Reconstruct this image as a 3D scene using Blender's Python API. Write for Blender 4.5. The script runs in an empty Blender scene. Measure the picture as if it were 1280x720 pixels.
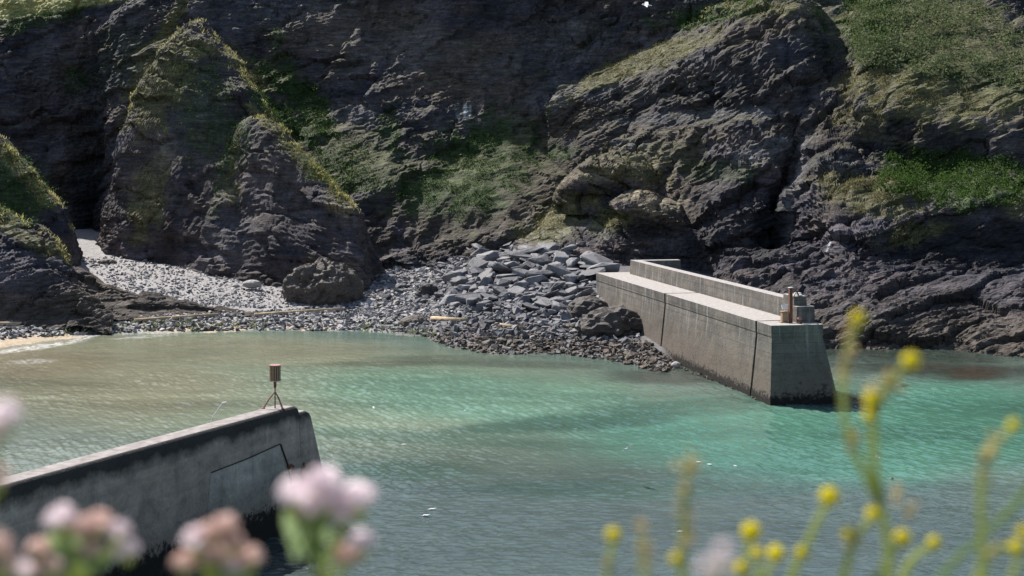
import bpy, math, random
import numpy as np
from mathutils import Vector, Matrix
random.seed(7); rng = np.random.default_rng(11)
D = bpy.data; SC = bpy.context.scene; COL = SC.collection
F = 1778.0; CAMZ = 20.0; HY = 200.0           # focal length in photo px, eye height, horizon row

def W(px, py, Y):                              # photo direction at distance Y -> world point
    return np.array(((px-640)/F*Y, Y, CAMZ-(py-HY)/F*Y))
def on_z(px, py, z=0.0):
    return W(px, py, (CAMZ-z)*F/(py-HY))
def proj(P):
    Y = np.maximum(P[..., 1], 1.0)
    return 640+P[..., 0]/Y*F, HY+(CAMZ-P[..., 2])/Y*F

# ---------------------------------------------------------------- noise
_perm = np.random.default_rng(3).permutation(512).astype(np.int64)
_perm = np.concatenate([_perm, _perm, _perm])
_g = np.random.default_rng(5).normal(size=(512, 3)); _g /= np.linalg.norm(_g, axis=1)[:, None]
def perlin(p):
    p = np.asarray(p, float); sh = p.shape[:-1]; p = p.reshape(-1, 3)
    i = np.floor(p).astype(np.int64); f = p-i; u = f*f*f*(f*(f*6-15)+10); out = 0
    for dx in (0, 1):
        for dy in (0, 1):
            for dz in (0, 1):
                h = _perm[(_perm[(_perm[(i[:, 0]+dx) & 511]+i[:, 1]+dy) & 511]+i[:, 2]+dz) & 511]
                g = _g[h]; d = ((f[:, 0]-dx)*g[:, 0]+(f[:, 1]-dy)*g[:, 1]+(f[:, 2]-dz)*g[:, 2])
                w = (u[:, 0] if dx else 1-u[:, 0])*(u[:, 1] if dy else 1-u[:, 1])*(u[:, 2] if dz else 1-u[:, 2])
                out = out+w*d
    return (out*1.6).reshape(sh)
def fbm(p, o=4, gain=.5):
    s = 0; a = 1; t = 0
    for k in range(o):
        s = s+a*perlin(p*2.03**k+17.3*k); t += a; a *= gain
    return s/t
def ridged(p, o=4, gain=.5):
    s = 0; a = 1; t = 0
    for k in range(o):
        s = s+a*(1-2*np.abs(perlin(p*2.07**k+9.1*k))); t += a; a *= gain
    return s/t
def sstep(a, b, x):
    t = np.clip((x-a)/(b-a), 0, 1); return t*t*(3-2*t)

# ---------------------------------------------------------------- objects
def tag(o, label=None, cat=None, group=None, kind=None):
    if label: o['label'] = label
    if cat: o['category'] = cat
    if group: o['group'] = group
    if kind: o['kind'] = kind
    return o
def link(o, parent=None):
    COL.objects.link(o)
    if parent: o.parent = parent
    return o
def mesh_obj(name, verts, faces, mat, parent=None, smooth=False, col=None):
    me = D.meshes.new(name)
    if isinstance(verts, np.ndarray): verts = verts.tolist()
    me.from_pydata(verts, [], faces); me.update()
    if smooth: me.polygons.foreach_set('use_smooth', [True]*len(me.polygons))
    if col is not None:
        a = me.color_attributes.new('col', 'FLOAT_COLOR', 'POINT')
        a.data.foreach_set('color', np.asarray(col, np.float32).ravel())
    for m in (mat if isinstance(mat, (list, tuple)) else [mat]): me.materials.append(m)
    return link(D.objects.new(name, me), parent)
def empty(name, loc, rz=0):
    o = D.objects.new(name, None); o.location = loc; o.rotation_euler.z = rz; o.empty_display_size = .3
    return link(o)
class MB:
    def __init__(s): s.v = []; s.f = []
    def add(s, v, f):
        n = len(s.v); s.v += [tuple(map(float, q)) for q in v]; s.f += [tuple(n+i for i in q) for q in f]
    def tube(s, pts, rad, n=8, cap=True):
        pts = [Vector(p) for p in pts]
        if not isinstance(rad, (list, tuple)): rad = [rad]*len(pts)
        vs = []; up = None
        for i, p in enumerate(pts):
            t = (pts[min(i+1, len(pts)-1)]-pts[max(i-1, 0)]).normalized()
            a = Vector((0, 0, 1)) if abs(t.z) < .9 else Vector((1, 0, 0))
            if up is not None: a = up
            x = t.cross(a).normalized(); y = x.cross(t).normalized(); up = y
            for k in range(n):
                c = 2*math.pi*k/n; vs.append(p+rad[i]*(math.cos(c)*x+math.sin(c)*y))
        fs = []
        for i in range(len(pts)-1):
            for k in range(n):
                fs.append((i*n+k, i*n+(k+1) % n, (i+1)*n+(k+1) % n, (i+1)*n+k))
        if cap: fs.append(tuple(range(n))[::-1]); fs.append(tuple((len(pts)-1)*n+k for k in range(n)))
        s.add(vs, fs)
    def box(s, c, d, R=None):
        R = R or Matrix.Identity(3); c = Vector(c); v = []
        for z in (-.5, .5):
            for y in (-.5, .5):
                for x in (-.5, .5): v.append(c+R@Vector((x*d[0], y*d[1], z*d[2])))
        s.add(v, [(0, 2, 3, 1), (4, 5, 7, 6), (0, 1, 5, 4), (2, 6, 7, 3), (0, 4, 6, 2), (1, 3, 7, 5)])
    def ball(s, c, r, nu=10, nv=6, jit=0, R=None):
        c = Vector(c); r = Vector(r) if hasattr(r, '__len__') else Vector((r, r, r)); v = []; f = []
        R = R or Matrix.Identity(3)
        for j in range(nv+1):
            th = math.pi*j/nv
            for i in range(nu):
                a = 2*math.pi*i/nu; q = 1+random.uniform(-jit, jit)
                v.append(c+R@Vector((r.x*math.sin(th)*math.cos(a)*q, r.y*math.sin(th)*math.sin(a)*q, r.z*math.cos(th)*q)))
        for j in range(nv):
            for i in range(nu): f.append((j*nu+i, (j+1)*nu+i, (j+1)*nu+(i+1) % nu, j*nu+(i+1) % nu))
        s.add(v, f)
    def build(s, name, mat, parent=None, smooth=False): return mesh_obj(name, s.v, s.f, mat, parent, smooth)
def bevel(o, w, seg=2):
    m = o.modifiers.new('bevel', 'BEVEL'); m.width = w; m.segments = seg; m.limit_method = 'ANGLE'; return o

# ---------------------------------------------------------------- materials
class NT:
    def __init__(s, name):
        s.m = D.materials.new(name); s.m.use_nodes = True; s.t = s.m.node_tree; s.t.nodes.clear()
        s.out = s.n('ShaderNodeOutputMaterial'); s.b = s.n('ShaderNodeBsdfPrincipled'); s.l(s.b.outputs[0], s.out.inputs[0])
    def n(s, k, **kw):
        q = s.t.nodes.new(k)
        for a, v in kw.items(): setattr(q, a, v)
        return q
    def l(s, a, b): s.t.links.new(a, b)
    def obj(s, scale=(1, 1, 1), rot=(0, 0, 0), which='Object'):
        c = s.n('ShaderNodeTexCoord'); m = s.n('ShaderNodeMapping'); m.inputs['Scale'].default_value = scale; m.inputs['Rotation'].default_value = rot
        s.l(c.outputs[which], m.inputs[0]); return m.outputs[0]
    def noise(s, vec, sc, det=4, rough=.55, dist=0):
        q = s.n('ShaderNodeTexNoise'); q.inputs['Scale'].default_value = sc; q.inputs['Detail'].default_value = det
        q.inputs['Roughness'].default_value = rough; q.inputs['Distortion'].default_value = dist
        if vec: s.l(vec, q.inputs['Vector'])
        return q.outputs['Fac']
    def ramp(s, fac, stops):
        q = s.n('ShaderNodeValToRGB'); e = q.color_ramp.elements
        while len(e) < len(stops): e.new(.5)
        for k, (p, c) in enumerate(stops):
            e[k].position = p; e[k].color = tuple(c)+(1,) if len(c) == 3 else c
        s.l(fac, q.inputs[0]); return q.outputs[0]
    def g(s, v): return (v, v, v)
    def mix(s, fac, a, b, mode='MIX'):
        q = s.n('ShaderNodeMix', data_type='RGBA', blend_type=mode)
        for v, i in ((fac, 0), (a, 6), (b, 7)):
            if hasattr(v, 'node'): s.l(v, q.inputs[i])
            elif i == 0: q.inputs[0].default_value = v
            else: q.inputs[i].default_value = tuple(v)+(1,)
        return q.outputs[2]
    def math(s, op, a, b=0):
        q = s.n('ShaderNodeMath', operation=op)
        for v, i in ((a, 0), (b, 1)):
            if hasattr(v, 'node'): s.l(v, q.inputs[i])
            else: q.inputs[i].default_value = v
        return q.outputs[0]
    def bump(s, h, dist, st=1, prev=None):
        q = s.n('ShaderNodeBump'); q.inputs['Distance'].default_value = dist; q.inputs['Strength'].default_value = st
        s.l(h, q.inputs['Height'])
        if prev: s.l(prev, q.inputs['Normal'])
        return q.outputs[0]
    def fin(s, col=None, rough=.85, nor=None, spec=.3):
        if col is not None:
            if hasattr(col, 'node'): s.l(col, s.b.inputs['Base Color'])
            else: s.b.inputs['Base Color'].default_value = tuple(col)+(1,)
        if hasattr(rough, 'node'): s.l(rough, s.b.inputs['Roughness'])
        else: s.b.inputs['Roughness'].default_value = rough
        s.b.inputs['Specular IOR Level'].default_value = spec
        if nor: s.l(nor, s.b.inputs['Normal'])
        return s.m

def attr(n): 
    a = n.n('ShaderNodeVertexColor'); a.layer_name = 'col'; return a
def mat_terrain():
    n = NT('terrain_rock'); a = attr(n); v = n.obj()
    strat = n.obj((.30, .45, 2.2), (.1, .42, .1))
    s1 = n.noise(strat, .8, 6, .66, .5); s2 = n.noise(v, .9, 6, .65); s3 = n.noise(v, 5, 4, .6)
    c = n.mix(1, a.outputs[0], n.ramp(s1, [(.3, n.g(.45)), (.55, n.g(1.0)), (.75, n.g(1.75))]), 'MULTIPLY')
    c = n.mix(1, c, n.ramp(s2, [(.3, n.g(.6)), (.7, n.g(1.45))]), 'MULTIPLY')
    c = n.mix(.8, c, n.ramp(s3, [(.3, n.g(.65)), (.7, n.g(1.35))]), 'MULTIPLY')
    wv = n.n('ShaderNodeVectorMath', operation='ADD'); nz = n.n('ShaderNodeTexNoise'); nz.inputs['Scale'].default_value = .6; nz.inputs['Detail'].default_value = 4
    n.l(strat, wv.inputs[0]); n.l(nz.outputs['Color'], wv.inputs[1]); n.l(v, nz.inputs['Vector'])
    vo = n.n('ShaderNodeTexVoronoi', feature='DISTANCE_TO_EDGE'); vo.inputs['Scale'].default_value = .85; n.l(wv.outputs[0], vo.inputs['Vector'])
    ck = n.ramp(vo.outputs['Distance'], [(.0, n.g(0)), (.045, n.g(1))]); ckm = n.ramp(s2, [(.42, n.g(.15)), (.55, n.g(.85))])
    c = n.mix(ckm, c, n.mix(1, c, n.ramp(vo.outputs['Distance'], [(.0, n.g(.35)), (.05, n.g(1.0))]), 'MULTIPLY'))
    b1 = n.bump(ck, .12, .6, n.bump(s1, .40, .7)); b2 = n.bump(s2, .18, .6, b1); b3 = n.bump(s3, .08, .7, b2)
    return n.fin(c, .82, b3, .25)
def mat_stone_attr(name='stone'):
    n = NT(name); a = attr(n); v = n.obj()
    s = n.noise(v, 3.5, 4, .6)
    c = n.mix(1, a.outputs[0], n.ramp(s, [(.3, n.g(.7)), (.7, n.g(1.3))]), 'MULTIPLY')
    return n.fin(c, .75, n.bump(s, .08), .3)
def mat_boulder(name, c0, c1):
    n = NT(name); oi = n.n('ShaderNodeObjectInfo'); v = n.obj((1, 1, 2.2)); s = n.noise(v, 2.2, 5, .6); s2 = n.noise(v, 9, 4, .6)
    c = n.mix(oi.outputs['Random'], c0, c1)
    c = n.mix(1, c, n.ramp(s, [(.3, n.g(.65)), (.7, n.g(1.3))]), 'MULTIPLY')
    return n.fin(c, .7, n.bump(s2, .04, 1, n.bump(s, .16)), .35)
def mat_concrete(name, base, warm, tide_z, tide_blend, blk=True, dark_top=0, top_z=6.4, streak=.5):
    n = NT(name); uv = n.n('ShaderNodeUVMap'); uv.uv_map = 'uv'
    sep = n.n('ShaderNodeSeparateXYZ'); n.l(uv.outputs[0], sep.inputs[0]); U, V = sep.outputs[0], sep.outputs[1]
    def uvmap(sx, sy):
        m = n.n('ShaderNodeMapping'); m.inputs['Scale'].default_value = (sx, sy, 1); n.l(uv.outputs[0], m.inputs[0]); return m.outputs[0]
    ov = n.obj()
    big = n.noise(ov, .35, 5, .6); fine = n.noise(ov, 6, 5, .65)
    c = n.mix(n.ramp(big, [(.35, n.g(0)), (.65, n.g(1))]), base, warm)
    # boards of the shuttering and day joints
    lift = n.noise(uvmap(.05, 2.2), 1, 2, .5)
    c = n.mix(.5, c, n.ramp(lift, [(.35, n.g(.8)), (.6, n.g(1.15))]), 'MULTIPLY')
    blot = n.noise(ov, .8, 6, .68, .6); c = n.mix(.85, c, n.ramp(blot, [(.32, (.62, .60, .58)), (.5, n.g(1)), (.68, (1.3, 1.27, 1.2))]), 'MULTIPLY')
    rst = n.noise(uvmap(.5, .09), 1.7, 4, .6); c = n.mix(n.ramp(rst, [(.64, n.g(0)), (.74, n.g(.5))]), c, (.16, .09, .05))
    hj = n.n('ShaderNodeTexBrick'); hj.inputs['Scale'].default_value = 1; hj.inputs['Mortar Size'].default_value = .035; hj.inputs['Mortar Smooth'].default_value = .3
    hj.inputs['Brick Width'].default_value = 1.9; hj.inputs['Row Height'].default_value = .82; hj.inputs['Color1'].default_value = (.9, .9, .9, 1)
    hj.inputs['Color2'].default_value = (1.08, 1.08, 1.08, 1); hj.inputs['Mortar'].default_value = (.62, .62, .62, 1)
    n.l(uv.outputs[0], hj.inputs['Vector'])
    if blk: c = n.mix(n.math('MULTIPLY', n.ramp(n.math('DIVIDE', V, top_z), [(.45, n.g(.15)), (.6, n.g(.8))]), 1.0), c, hj.outputs[0], 'MULTIPLY')
    # pale lime and dark drip streaks
    st = n.noise(uvmap(1.7, .12), 1, 4, .6)
    topm = n.ramp(n.math('DIVIDE', V, top_z), [(.35, n.g(0)), (.95, n.g(1))])
    c = n.mix(n.math('MULTIPLY', n.ramp(st, [(.56, n.g(0)), (.70, n.g(streak))]), topm), c, (.5, .5, .49))
    st2 = n.noise(uvmap(.9, .1), 1.3, 4, .6)
    c = n.mix(n.ramp(st2, [(.55, n.g(0)), (.75, n.g(.45))]), c, (.07, .07, .065))
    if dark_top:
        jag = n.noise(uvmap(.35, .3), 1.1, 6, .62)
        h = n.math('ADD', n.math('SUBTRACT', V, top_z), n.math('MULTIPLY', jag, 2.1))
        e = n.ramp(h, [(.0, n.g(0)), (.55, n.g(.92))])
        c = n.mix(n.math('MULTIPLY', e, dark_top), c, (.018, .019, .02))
    # tide zone: brown algae then black weed at the foot, ragged upper edge
    rag = n.noise(ov, .9, 6, .7); rag2 = n.noise(ov, 3.0, 6, .75)
    hz = n.math('ADD', V, n.math('MULTIPLY', n.math('SUBTRACT', rag, .5), tide_blend))
    bz = n.n('ShaderNodeMapRange'); bz.inputs[1].default_value = 4.8 if blk else tide_z*2.6; bz.inputs[2].default_value = 2.0 if blk else tide_z*1.2; n.l(hz, bz.inputs[0])
    c = n.mix(n.math('MULTIPLY', bz.outputs[0], .6), c, (.145, .115, .09) if blk else (.115, .095, .075))
    hz2 = n.math('ADD', V, n.math('MULTIPLY', n.math('SUBTRACT', rag2, .5), 2.6))
    kz = n.n('ShaderNodeMapRange'); kz.inputs[1].default_value = tide_z+.25; kz.inputs[2].default_value = tide_z-.2; n.l(hz2, kz.inputs[0])
    c = n.mix(kz.outputs[0], c, (.014, .012, .010))
    sp = n.noise(ov, 1.1, 6, .8)
    band = n.n('ShaderNodeMapRange'); band.inputs[1].default_value = top_z*.75; band.inputs[2].default_value = 1.0; n.l(V, band.inputs[0])
    c = n.mix(n.math('MULTIPLY', n.ramp(sp, [(.585, n.g(0)), (.63, n.g(.8))]), band.outputs[0]), c, (.03, .028, .025))
    c = n.mix(.7, c, n.ramp(fine, [(.3, n.g(.8)), (.7, n.g(1.18))]), 'MULTIPLY')
    b = n.bump(fine, .03, .8, n.bump(big, .12, .5)); b = n.bump(rag2, .1, .5, b)
    return n.fin(c, .85, b, .25)
def mat_plain(name, c, rough=.6, var=.35, sc=8, metallic=0, spec=.4, c2=None, trans=0):
    n = NT(name); v = n.obj(); s = n.noise(v, sc, 4, .6)
    cc = n.mix(s, c, c2) if c2 else c
    cc = n.mix(1, cc, n.ramp(s, [(.3, n.g(1-var)), (.7, n.g(1+var))]), 'MULTIPLY')
    n.b.inputs['Metallic'].default_value = metallic
    if trans: n.b.inputs['Subsurface Weight'].default_value = 0
    return n.fin(cc, rough, n.bump(s, .01, .5), spec)
def mat_leaf(name, c, c2, rough=.8, tr=.35):
    n = NT(name); g = n.n('ShaderNodeNewGeometry')
    cc = n.mix(g.outputs['Random Per Island'], c, c2)
    n.fin(cc, rough, None, .12)
    t = n.n('ShaderNodeBsdfTranslucent'); n.l(cc, t.inputs[0]); m = n.n('ShaderNodeMixShader'); m.inputs[0].default_value = tr
    n.l(n.b.outputs[0], m.inputs[1]); n.l(t.outputs[0], m.inputs[2]); n.l(m.outputs[0], n.out.inputs[0]); return n.m
def mat_water():
    n = NT('sea_water'); a = attr(n)
    w0 = n.obj((.55, 1.6, 1), (0, 0, math.radians(-24)))
    w1 = n.obj((1.0, 2.6, 1), (0, 0, math.radians(14)))
    big = n.noise(n.obj((.03, .075, 1), (0, 0, .2)), 1, 5, .62, .6)
    n0 = n.noise(w0, .95, 3, .55, .3); n1 = n.noise(w1, 1.5, 3, .6, .2); n2 = n.noise(n.obj((.3, .55, 1), (0, 0, -.5)), .35, 3, .5)
    c = n.mix(1, a.outputs[0], n.ramp(big, [(.32, n.g(.72)), (.5, n.g(1.0)), (.7, n.g(1.22))]), 'MULTIPLY')
    c = n.mix(1, c, n.ramp(n0, [(.3, n.g(.86)), (.7, n.g(1.15))]), 'MULTIPLY')
    # foam carried by the alpha of the colour layer
    fo = n.noise(n.obj(), 1.4, 6, .75, .5)
    fm = n.math('MULTIPLY', a.outputs['Alpha'], n.ramp(fo, [(.42, n.g(0)), (.56, n.g(1))]))
    c = n.mix(fm, c, (.75, .75, .73))
    hh = n.ramp(n0, [(.25, n.g(0)), (.8, n.g(1))])
    b = n.bump(n1, .05, .6)
    n.b.inputs['IOR'].default_value = 1.33
    n.fin(c, .07, b, .5); return n.m

M = {}
M['terrain'] = mat_terrain(); M['stone'] = mat_stone_attr(); M['water'] = mat_water()
M['slate'] = mat_boulder('slate_boulder', (.085, .085, .094), (.205, .20, .21))
M['brownrock'] = mat_boulder('brown_boulder', (.085, .07, .06), (.14, .115, .098))
M['darkrock'] = mat_boulder('dark_boulder', (.045, .04, .038), (.075, .065, .058))
M['palerock'] = mat_boulder('pale_boulder', (.36, .34, .32), (.42, .40, .38))
M['conc'] = mat_concrete('weathered_concrete', (.115, .108, .10), (.165, .148, .128), .75, 3.2)
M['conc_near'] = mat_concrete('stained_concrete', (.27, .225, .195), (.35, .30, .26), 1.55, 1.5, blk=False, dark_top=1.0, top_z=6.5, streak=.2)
M['patch'] = mat_concrete('render_patch', (.30, .29, .26), (.38, .36, .32), 1.6, 2.2, blk=False, streak=.3)
M['deck'] = mat_plain('worn_deck_concrete', (.29, .265, .25), .85, .22, 2.5, c2=(.36, .335, .32))
M['dark'] = mat_plain('recess_black', (.02, .018, .016), .7, .4)  # near-black for grooves and for painted shade in wall gaps and drum
M['rust'] = mat_plain('rusty_iron', (.12, .045, .028), .8, .4, 12, c2=(.2, .085, .05))
M['redpaint'] = mat_plain('faded_red_paint', (.28, .12, .10), .6, .3, 12, c2=(.36, .2, .17))
M['basket'] = mat_plain('brown_slats', (.26, .17, .10), .7, .3, 20, c2=(.38, .27, .17))
M['white'] = mat_plain('white_paint', (.7, .7, .68), .5, .1)
M['galv'] = mat_plain('galvanised_steel', (.55, .57, .58), .35, .15, 10, metallic=.3)
M['gull'] = mat_plain('white_feathers', (.85, .85, .85), .7, .06)
M['gullgrey'] = mat_plain('grey_feathers', (.45, .47, .5), .7, .06)
M['sand'] = mat_plain('sandy_concrete', (.34, .25, .155), .9, .35, 1.5, c2=(.42, .33, .22))
M['bramble'] = mat_leaf('bramble_leaves', (.07, .10, .04), (.17, .20, .10))
M['fern'] = mat_leaf('dark_green_leaves', (.036, .075, .016), (.075, .13, .03))
M['drygrass'] = mat_leaf('dry_cliff_grass', (.11, .11, .04), (.24, .21, .10))
M['crestgrass'] = mat_leaf('crest_grass', (.30, .31, .10), (.52, .46, .22), .8, .55)
M['bankgrass'] = mat_leaf('bank_grass', (.06, .11, .02), (.16, .19, .05))
M['weed'] = mat_leaf('green_seaweed', (.09, .13, .04), (.19, .23, .08))
M['stem'] = mat_leaf('green_stem', (.42, .50, .15), (.56, .58, .24), .7, .6)
M['leaf'] = mat_leaf('fresh_leaf', (.26, .40, .15), (.45, .52, .28), .7, .6)
M['yellow'] = mat_leaf('yellow_petals', (.86, .76, .03), (.9, .84, .08), .7, .5)
M['bud'] = mat_leaf('buff_buds', (.66, .56, .2), (.86, .72, .54), .7, .6)
M['pink'] = mat_leaf('pink_petals', (.92, .78, .82), (.97, .93, .94), .7, .65)
M['fade'] = mat_leaf('faded_pink_buds', (.78, .56, .48), (.92, .78, .74), .7, .6)

# ---------------------------------------------------------------- terrain
def interp1(P, T, t):                          # Catmull-Rom, P (k,...)
    P = np.asarray(P, float); k = len(T); i = np.clip(np.searchsorted(T, t)-1, 0, k-2)
    h = (T[i+1]-T[i]); s = (t-T[i])/h
    m = np.zeros_like(P); T = np.asarray(T, float)
    dt = lambda a, b: (P[b]-P[a])/(T[b]-T[a])
    for j in range(k):
        if j == 0: m[j] = dt(0, 1)
        elif j == k-1: m[j] = dt(k-2, k-1)
        else: m[j] = (dt(j-1, j)+dt(j, j+1))/2
    sh = (-1,)+(1,)*(P.ndim-1); s = s.reshape(sh); h = h.reshape(sh)
    return ((2*s**3-3*s**2+1)*P[i]+(s**3-2*s**2+s)*h*m[i]+(-2*s**3+3*s**2)*P[i+1]+(s**3-s**2)*h*m[i+1])
def loft(cols, step):
    C = np.array([[W(*p) for p in c] for c in cols])          # ncol,k,3
    # along columns
    K = C.shape[1]
    L = np.linalg.norm(np.diff(C, axis=1), axis=2).sum(1).mean(); nv = int(L/step)
    dense = []
    for c in C:
        T = np.concatenate([[0], np.cumsum(np.maximum(np.linalg.norm(np.diff(c, axis=0), axis=1), .05))])
        dense.append((interp1(c, T, np.linspace(0, T[-1], nv))))
    G = np.array(dense)                                       # ncol,nv,3
    T = np.concatenate([[0], np.cumsum(np.maximum(np.linalg.norm(np.diff(G, axis=0), axis=2).mean(1), .5))])
    nu = int(T[-1]/step)
    return interp1(G, T, np.linspace(0, T[-1], nu))           # nu,nv,3
def normals(G):
    du = np.gradient(G, axis=0); dv = np.gradient(G, axis=1)
    n = np.cross(du, dv); n /= np.maximum(np.linalg.norm(n, axis=2), 1e-6)[..., None]
    return n
def smooth(A, k):
    for _ in range(k):
        B = A.copy(); B[1:-1] = (A[:-2]+2*A[1:-1]+A[2:])/4; A = B.copy(); A[:, 1:-1] = (B[:, :-2]+2*B[:, 1:-1]+B[:, 2:])/4
    return A
def cells(P, seed=0):
    """angular facets: every random cell is a small plane with its own tilt"""
    sh = P.shape[:-1]; P = P.reshape(-1, 3); I = np.floor(P).astype(np.int64); best = np.full(len(P), 9e9); out = np.zeros(len(P)); sec = np.full(len(P), 9e9)
    for dx in (-1, 0, 1):
        for dy in (-1, 0, 1):
            for dz in (-1, 0, 1):
                J = I+np.array((dx, dy, dz))
                h = _perm[(_perm[(_perm[(J[:, 0]+seed) & 511]+J[:, 1]) & 511]+J[:, 2]) & 511]
                c = J+.5+.42*_g[h]; d = P-c; q = (d*d).sum(1); m = q < best
                sec = np.where(m, best, np.minimum(sec, q)); best = np.where(m, q, best)
                out = np.where(m, (d*_g[(h*7+13) & 511]).sum(1)+.35*_g[(h*3+5) & 511][:, 0], out)
    return out.reshape(sh), (np.sqrt(sec)-np.sqrt(best)).reshape(sh)
SOFT = [(610, 235, 150, 60, -22, 1), (430, 190, 90, 45, 35, .9), (690, 285, 50, 24, -32, .8), (1180, 50, 150, 60, 12, 1), (1160, 125, 120, 26, 12, .8), (1200, 228, 110, 30, 3, .9), (245, 150, 55, 70, 0, .6),
        (30, 240, 60, 40, 45, .6), (540, 60, 150, 60, 0, .45), (800, 80, 110, 22, -22, .8), (860, 150, 120, 16, -4, .8), (560, 280, 60, 25, 0, .5), (1060, 30, 40, 40, 0, .9)]
def rock_disp(G, amp=1.0, sdir=(-.38, .15, .9), big=1.0, seed=0.0):
    P = G+seed; n = smooth(normals(G), 6)
    d = big*(2.0*ridged(P/np.array((15, 15, 24)), 3)+1.3*ridged(P/np.array((5.5, 6, 13))+7, 2))
    qx, qy = proj(G); d = d*(1-.55*np.clip(blob(qx, qy, SOFT, .3*fbm(G/9+3, 3)), 0, 1))
    G = G+n*d[..., None]
    qx, qy = proj(G); sf = 1-.78*np.clip(blob(qx, qy, SOFT, .3*fbm(G/7+3, 3)), 0, 1); amp = amp*sf
    s = np.array(sdir); s = s/np.linalg.norm(s)
    e1 = np.cross(s, (0, 1, 0)); e1 /= np.linalg.norm(e1); e2 = np.cross(s, e1); B = np.stack([e1, e2, s], 1)
    P = (G+seed)@B; Wp = P+1.1*np.stack([fbm(P/4+k*11, 3) for k in range(3)], -1)
    n = smooth(normals(G), 3)
    c1, f1 = cells(Wp/np.array((11, 8.5, 3.6)), 3)
    c2, f2 = cells(Wp/np.array((4.2, 3.4, 1.15))+5, 9)
    rough = sstep(-.35, .45, fbm(G/11+seed+60, 3))
    d = amp*(1.15*c1+.36*c2*(.3+.8*rough)-.3*sstep(.10, .0, f1)-.12*sstep(.12, 0, f2))
    G = G+n*d[..., None]
    n = normals(G)
    t = (P[..., 2])/.7+1.3*fbm(P/8.0, 3)+.25*fbm(P/2.0, 2)
    fr = t-np.floor(t); saw = np.where(fr < .8, fr/.8, (1-fr)/.2)
    c3, f3 = cells(Wp/np.array((1.3, 1.2, .5))+9, 17)
    d = amp*(.34*(saw-.5)*(.3+rough)+.14*c3*(.3+rough)+.07*ridged(G/1.1+seed, 3))+(1-sf)*.12*fbm(G/1.2, 3)
    return G+n*d[..., None]
def blob(px, py, b, w):
    s = np.zeros_like(px)
    for (x, y, rx, ry, ang, st) in b:
        a = math.radians(ang); u = ((px-x)*math.cos(a)+(py-y)*math.sin(a))/rx; v = (-(px-x)*math.sin(a)+(py-y)*math.cos(a))/ry
        s = np.maximum(s, st*sstep(1.35, .55, np.sqrt(u*u+v*v)+w))
    return s
# vegetation, earth, painted shade and painted sunlit-top patches, given where the photograph shows them (px, py, rx, ry, angle, amount)
DKGREEN = [(600, 205, 75, 55, -35, .9), (545, 235, 55, 28, -20, .9), (640, 190, 40, 28, 0, .7), (385, 130, 60, 22, 55, .9), (360, 150, 60, 14, 40, .9),
           (460, 200, 70, 30, 20, .6), (440, 215, 60, 30, 20, .7), (487, 160, 14, 30, 0, .8), (95, 100, 14, 20, 0, .5), (250, 120, 40, 60, 0, .45),
           (270, 170, 45, 40, 0, .5), (700, 190, 24, 12, 0, .7), (1205, 225, 105, 34, 3, 1.0), (1070, 20, 34, 32, 0, 1), (1095, 30, 20, 25, -30, .8),
           (900, 15, 90, 14, -8, .8), (860, 25, 25, 12, 0, .9), (905, 215, 60, 12, 0, .5), (20, 235, 50, 40, 50, .8), (60, 20, 60, 12, -15, .7),
           (150, 70, 30, 60, 20, .3), (345, 50, 8, 14, 0, .5), (770, 268, 20, 8, 20, .9), (335, 95, 30, 14, 50, .8), (1150, 60, 130, 60, 22, .9), (1230, 90, 90, 30, 30, .9),
           (280, 215, 14, 50, 15, .45)]
BRGREEN = [(1180, 40, 130, 45, 12, .7), (195, 110, 36, 60, 15, .8), (245, 60, 40, 18, 10, .8), (210, 35, 9, 45, 28, 1), (25, 215, 60, 10, 48, 1), (40, 300, 60, 10, 25, .8),
           (340, 158, 34, 7, 40, .9), (385, 205, 50, 10, 42, 1), (292, 190, 5, 36, 10, .6), (425, 245, 22, 10, 40, 1), (185, 250, 22, 50, 15, .8), (290, 240, 16, 18, 0, .6), (310, 90, 35, 12, 50, .7),
           (810, 75, 95, 14, -22, .9), (760, 100, 60, 10, -25, .7), (820, 195, 70, 22, -10, .5), (700, 270, 60, 22, -28, .7), (760, 275, 25, 14, 0, 1), (800, 215, 40, 12, 15, .7),
           (1090, 240, 70, 28, 8, .8), (1150, 120, 100, 34, 12, .8), (1230, 130, 70, 26, 15, .6), (1140, 290, 42, 14, -12, .8), (1270, 262, 20, 12, 0, .6), (1080, 145, 45, 18, 5, .6), (1085, 95, 40, 14, -20, .8), (955, 10, 60, 10, 0, .7)]
TAN = [(560, 90, 70, 35, 0, .5), (620, 110, 50, 50, 20, .45), (450, 40, 110, 40, 0, .55), (600, 60, 60, 20, -12, .5), (830, 105, 70, 16, -12, .5), (1160, 100, 60, 30, 10, .6), (1250, 100, 40, 30, 40, .7),
       (660, 235, 60, 45, -20, .5), (700, 150, 80, 30, 0, .4), (560, 245, 80, 50, 0, .5), (840, 270, 40, 18, -8, .9), (785, 215, 50, 22, 5, .6), (820, 245, 40, 14, -10, .8),
       (180, 210, 30, 60, 5, .5), (960, 35, 80, 16, -12, .5), (425, 262, 18, 10, 10, .9), (1040, 160, 60, 20, 0, .4), (850, 170, 55, 14, -5, .6), (410, 350, 50, 32, 0, .9), (150, 380, 70, 30, 10, .8), (345, 215, 60, 50, 40, .25)]
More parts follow.
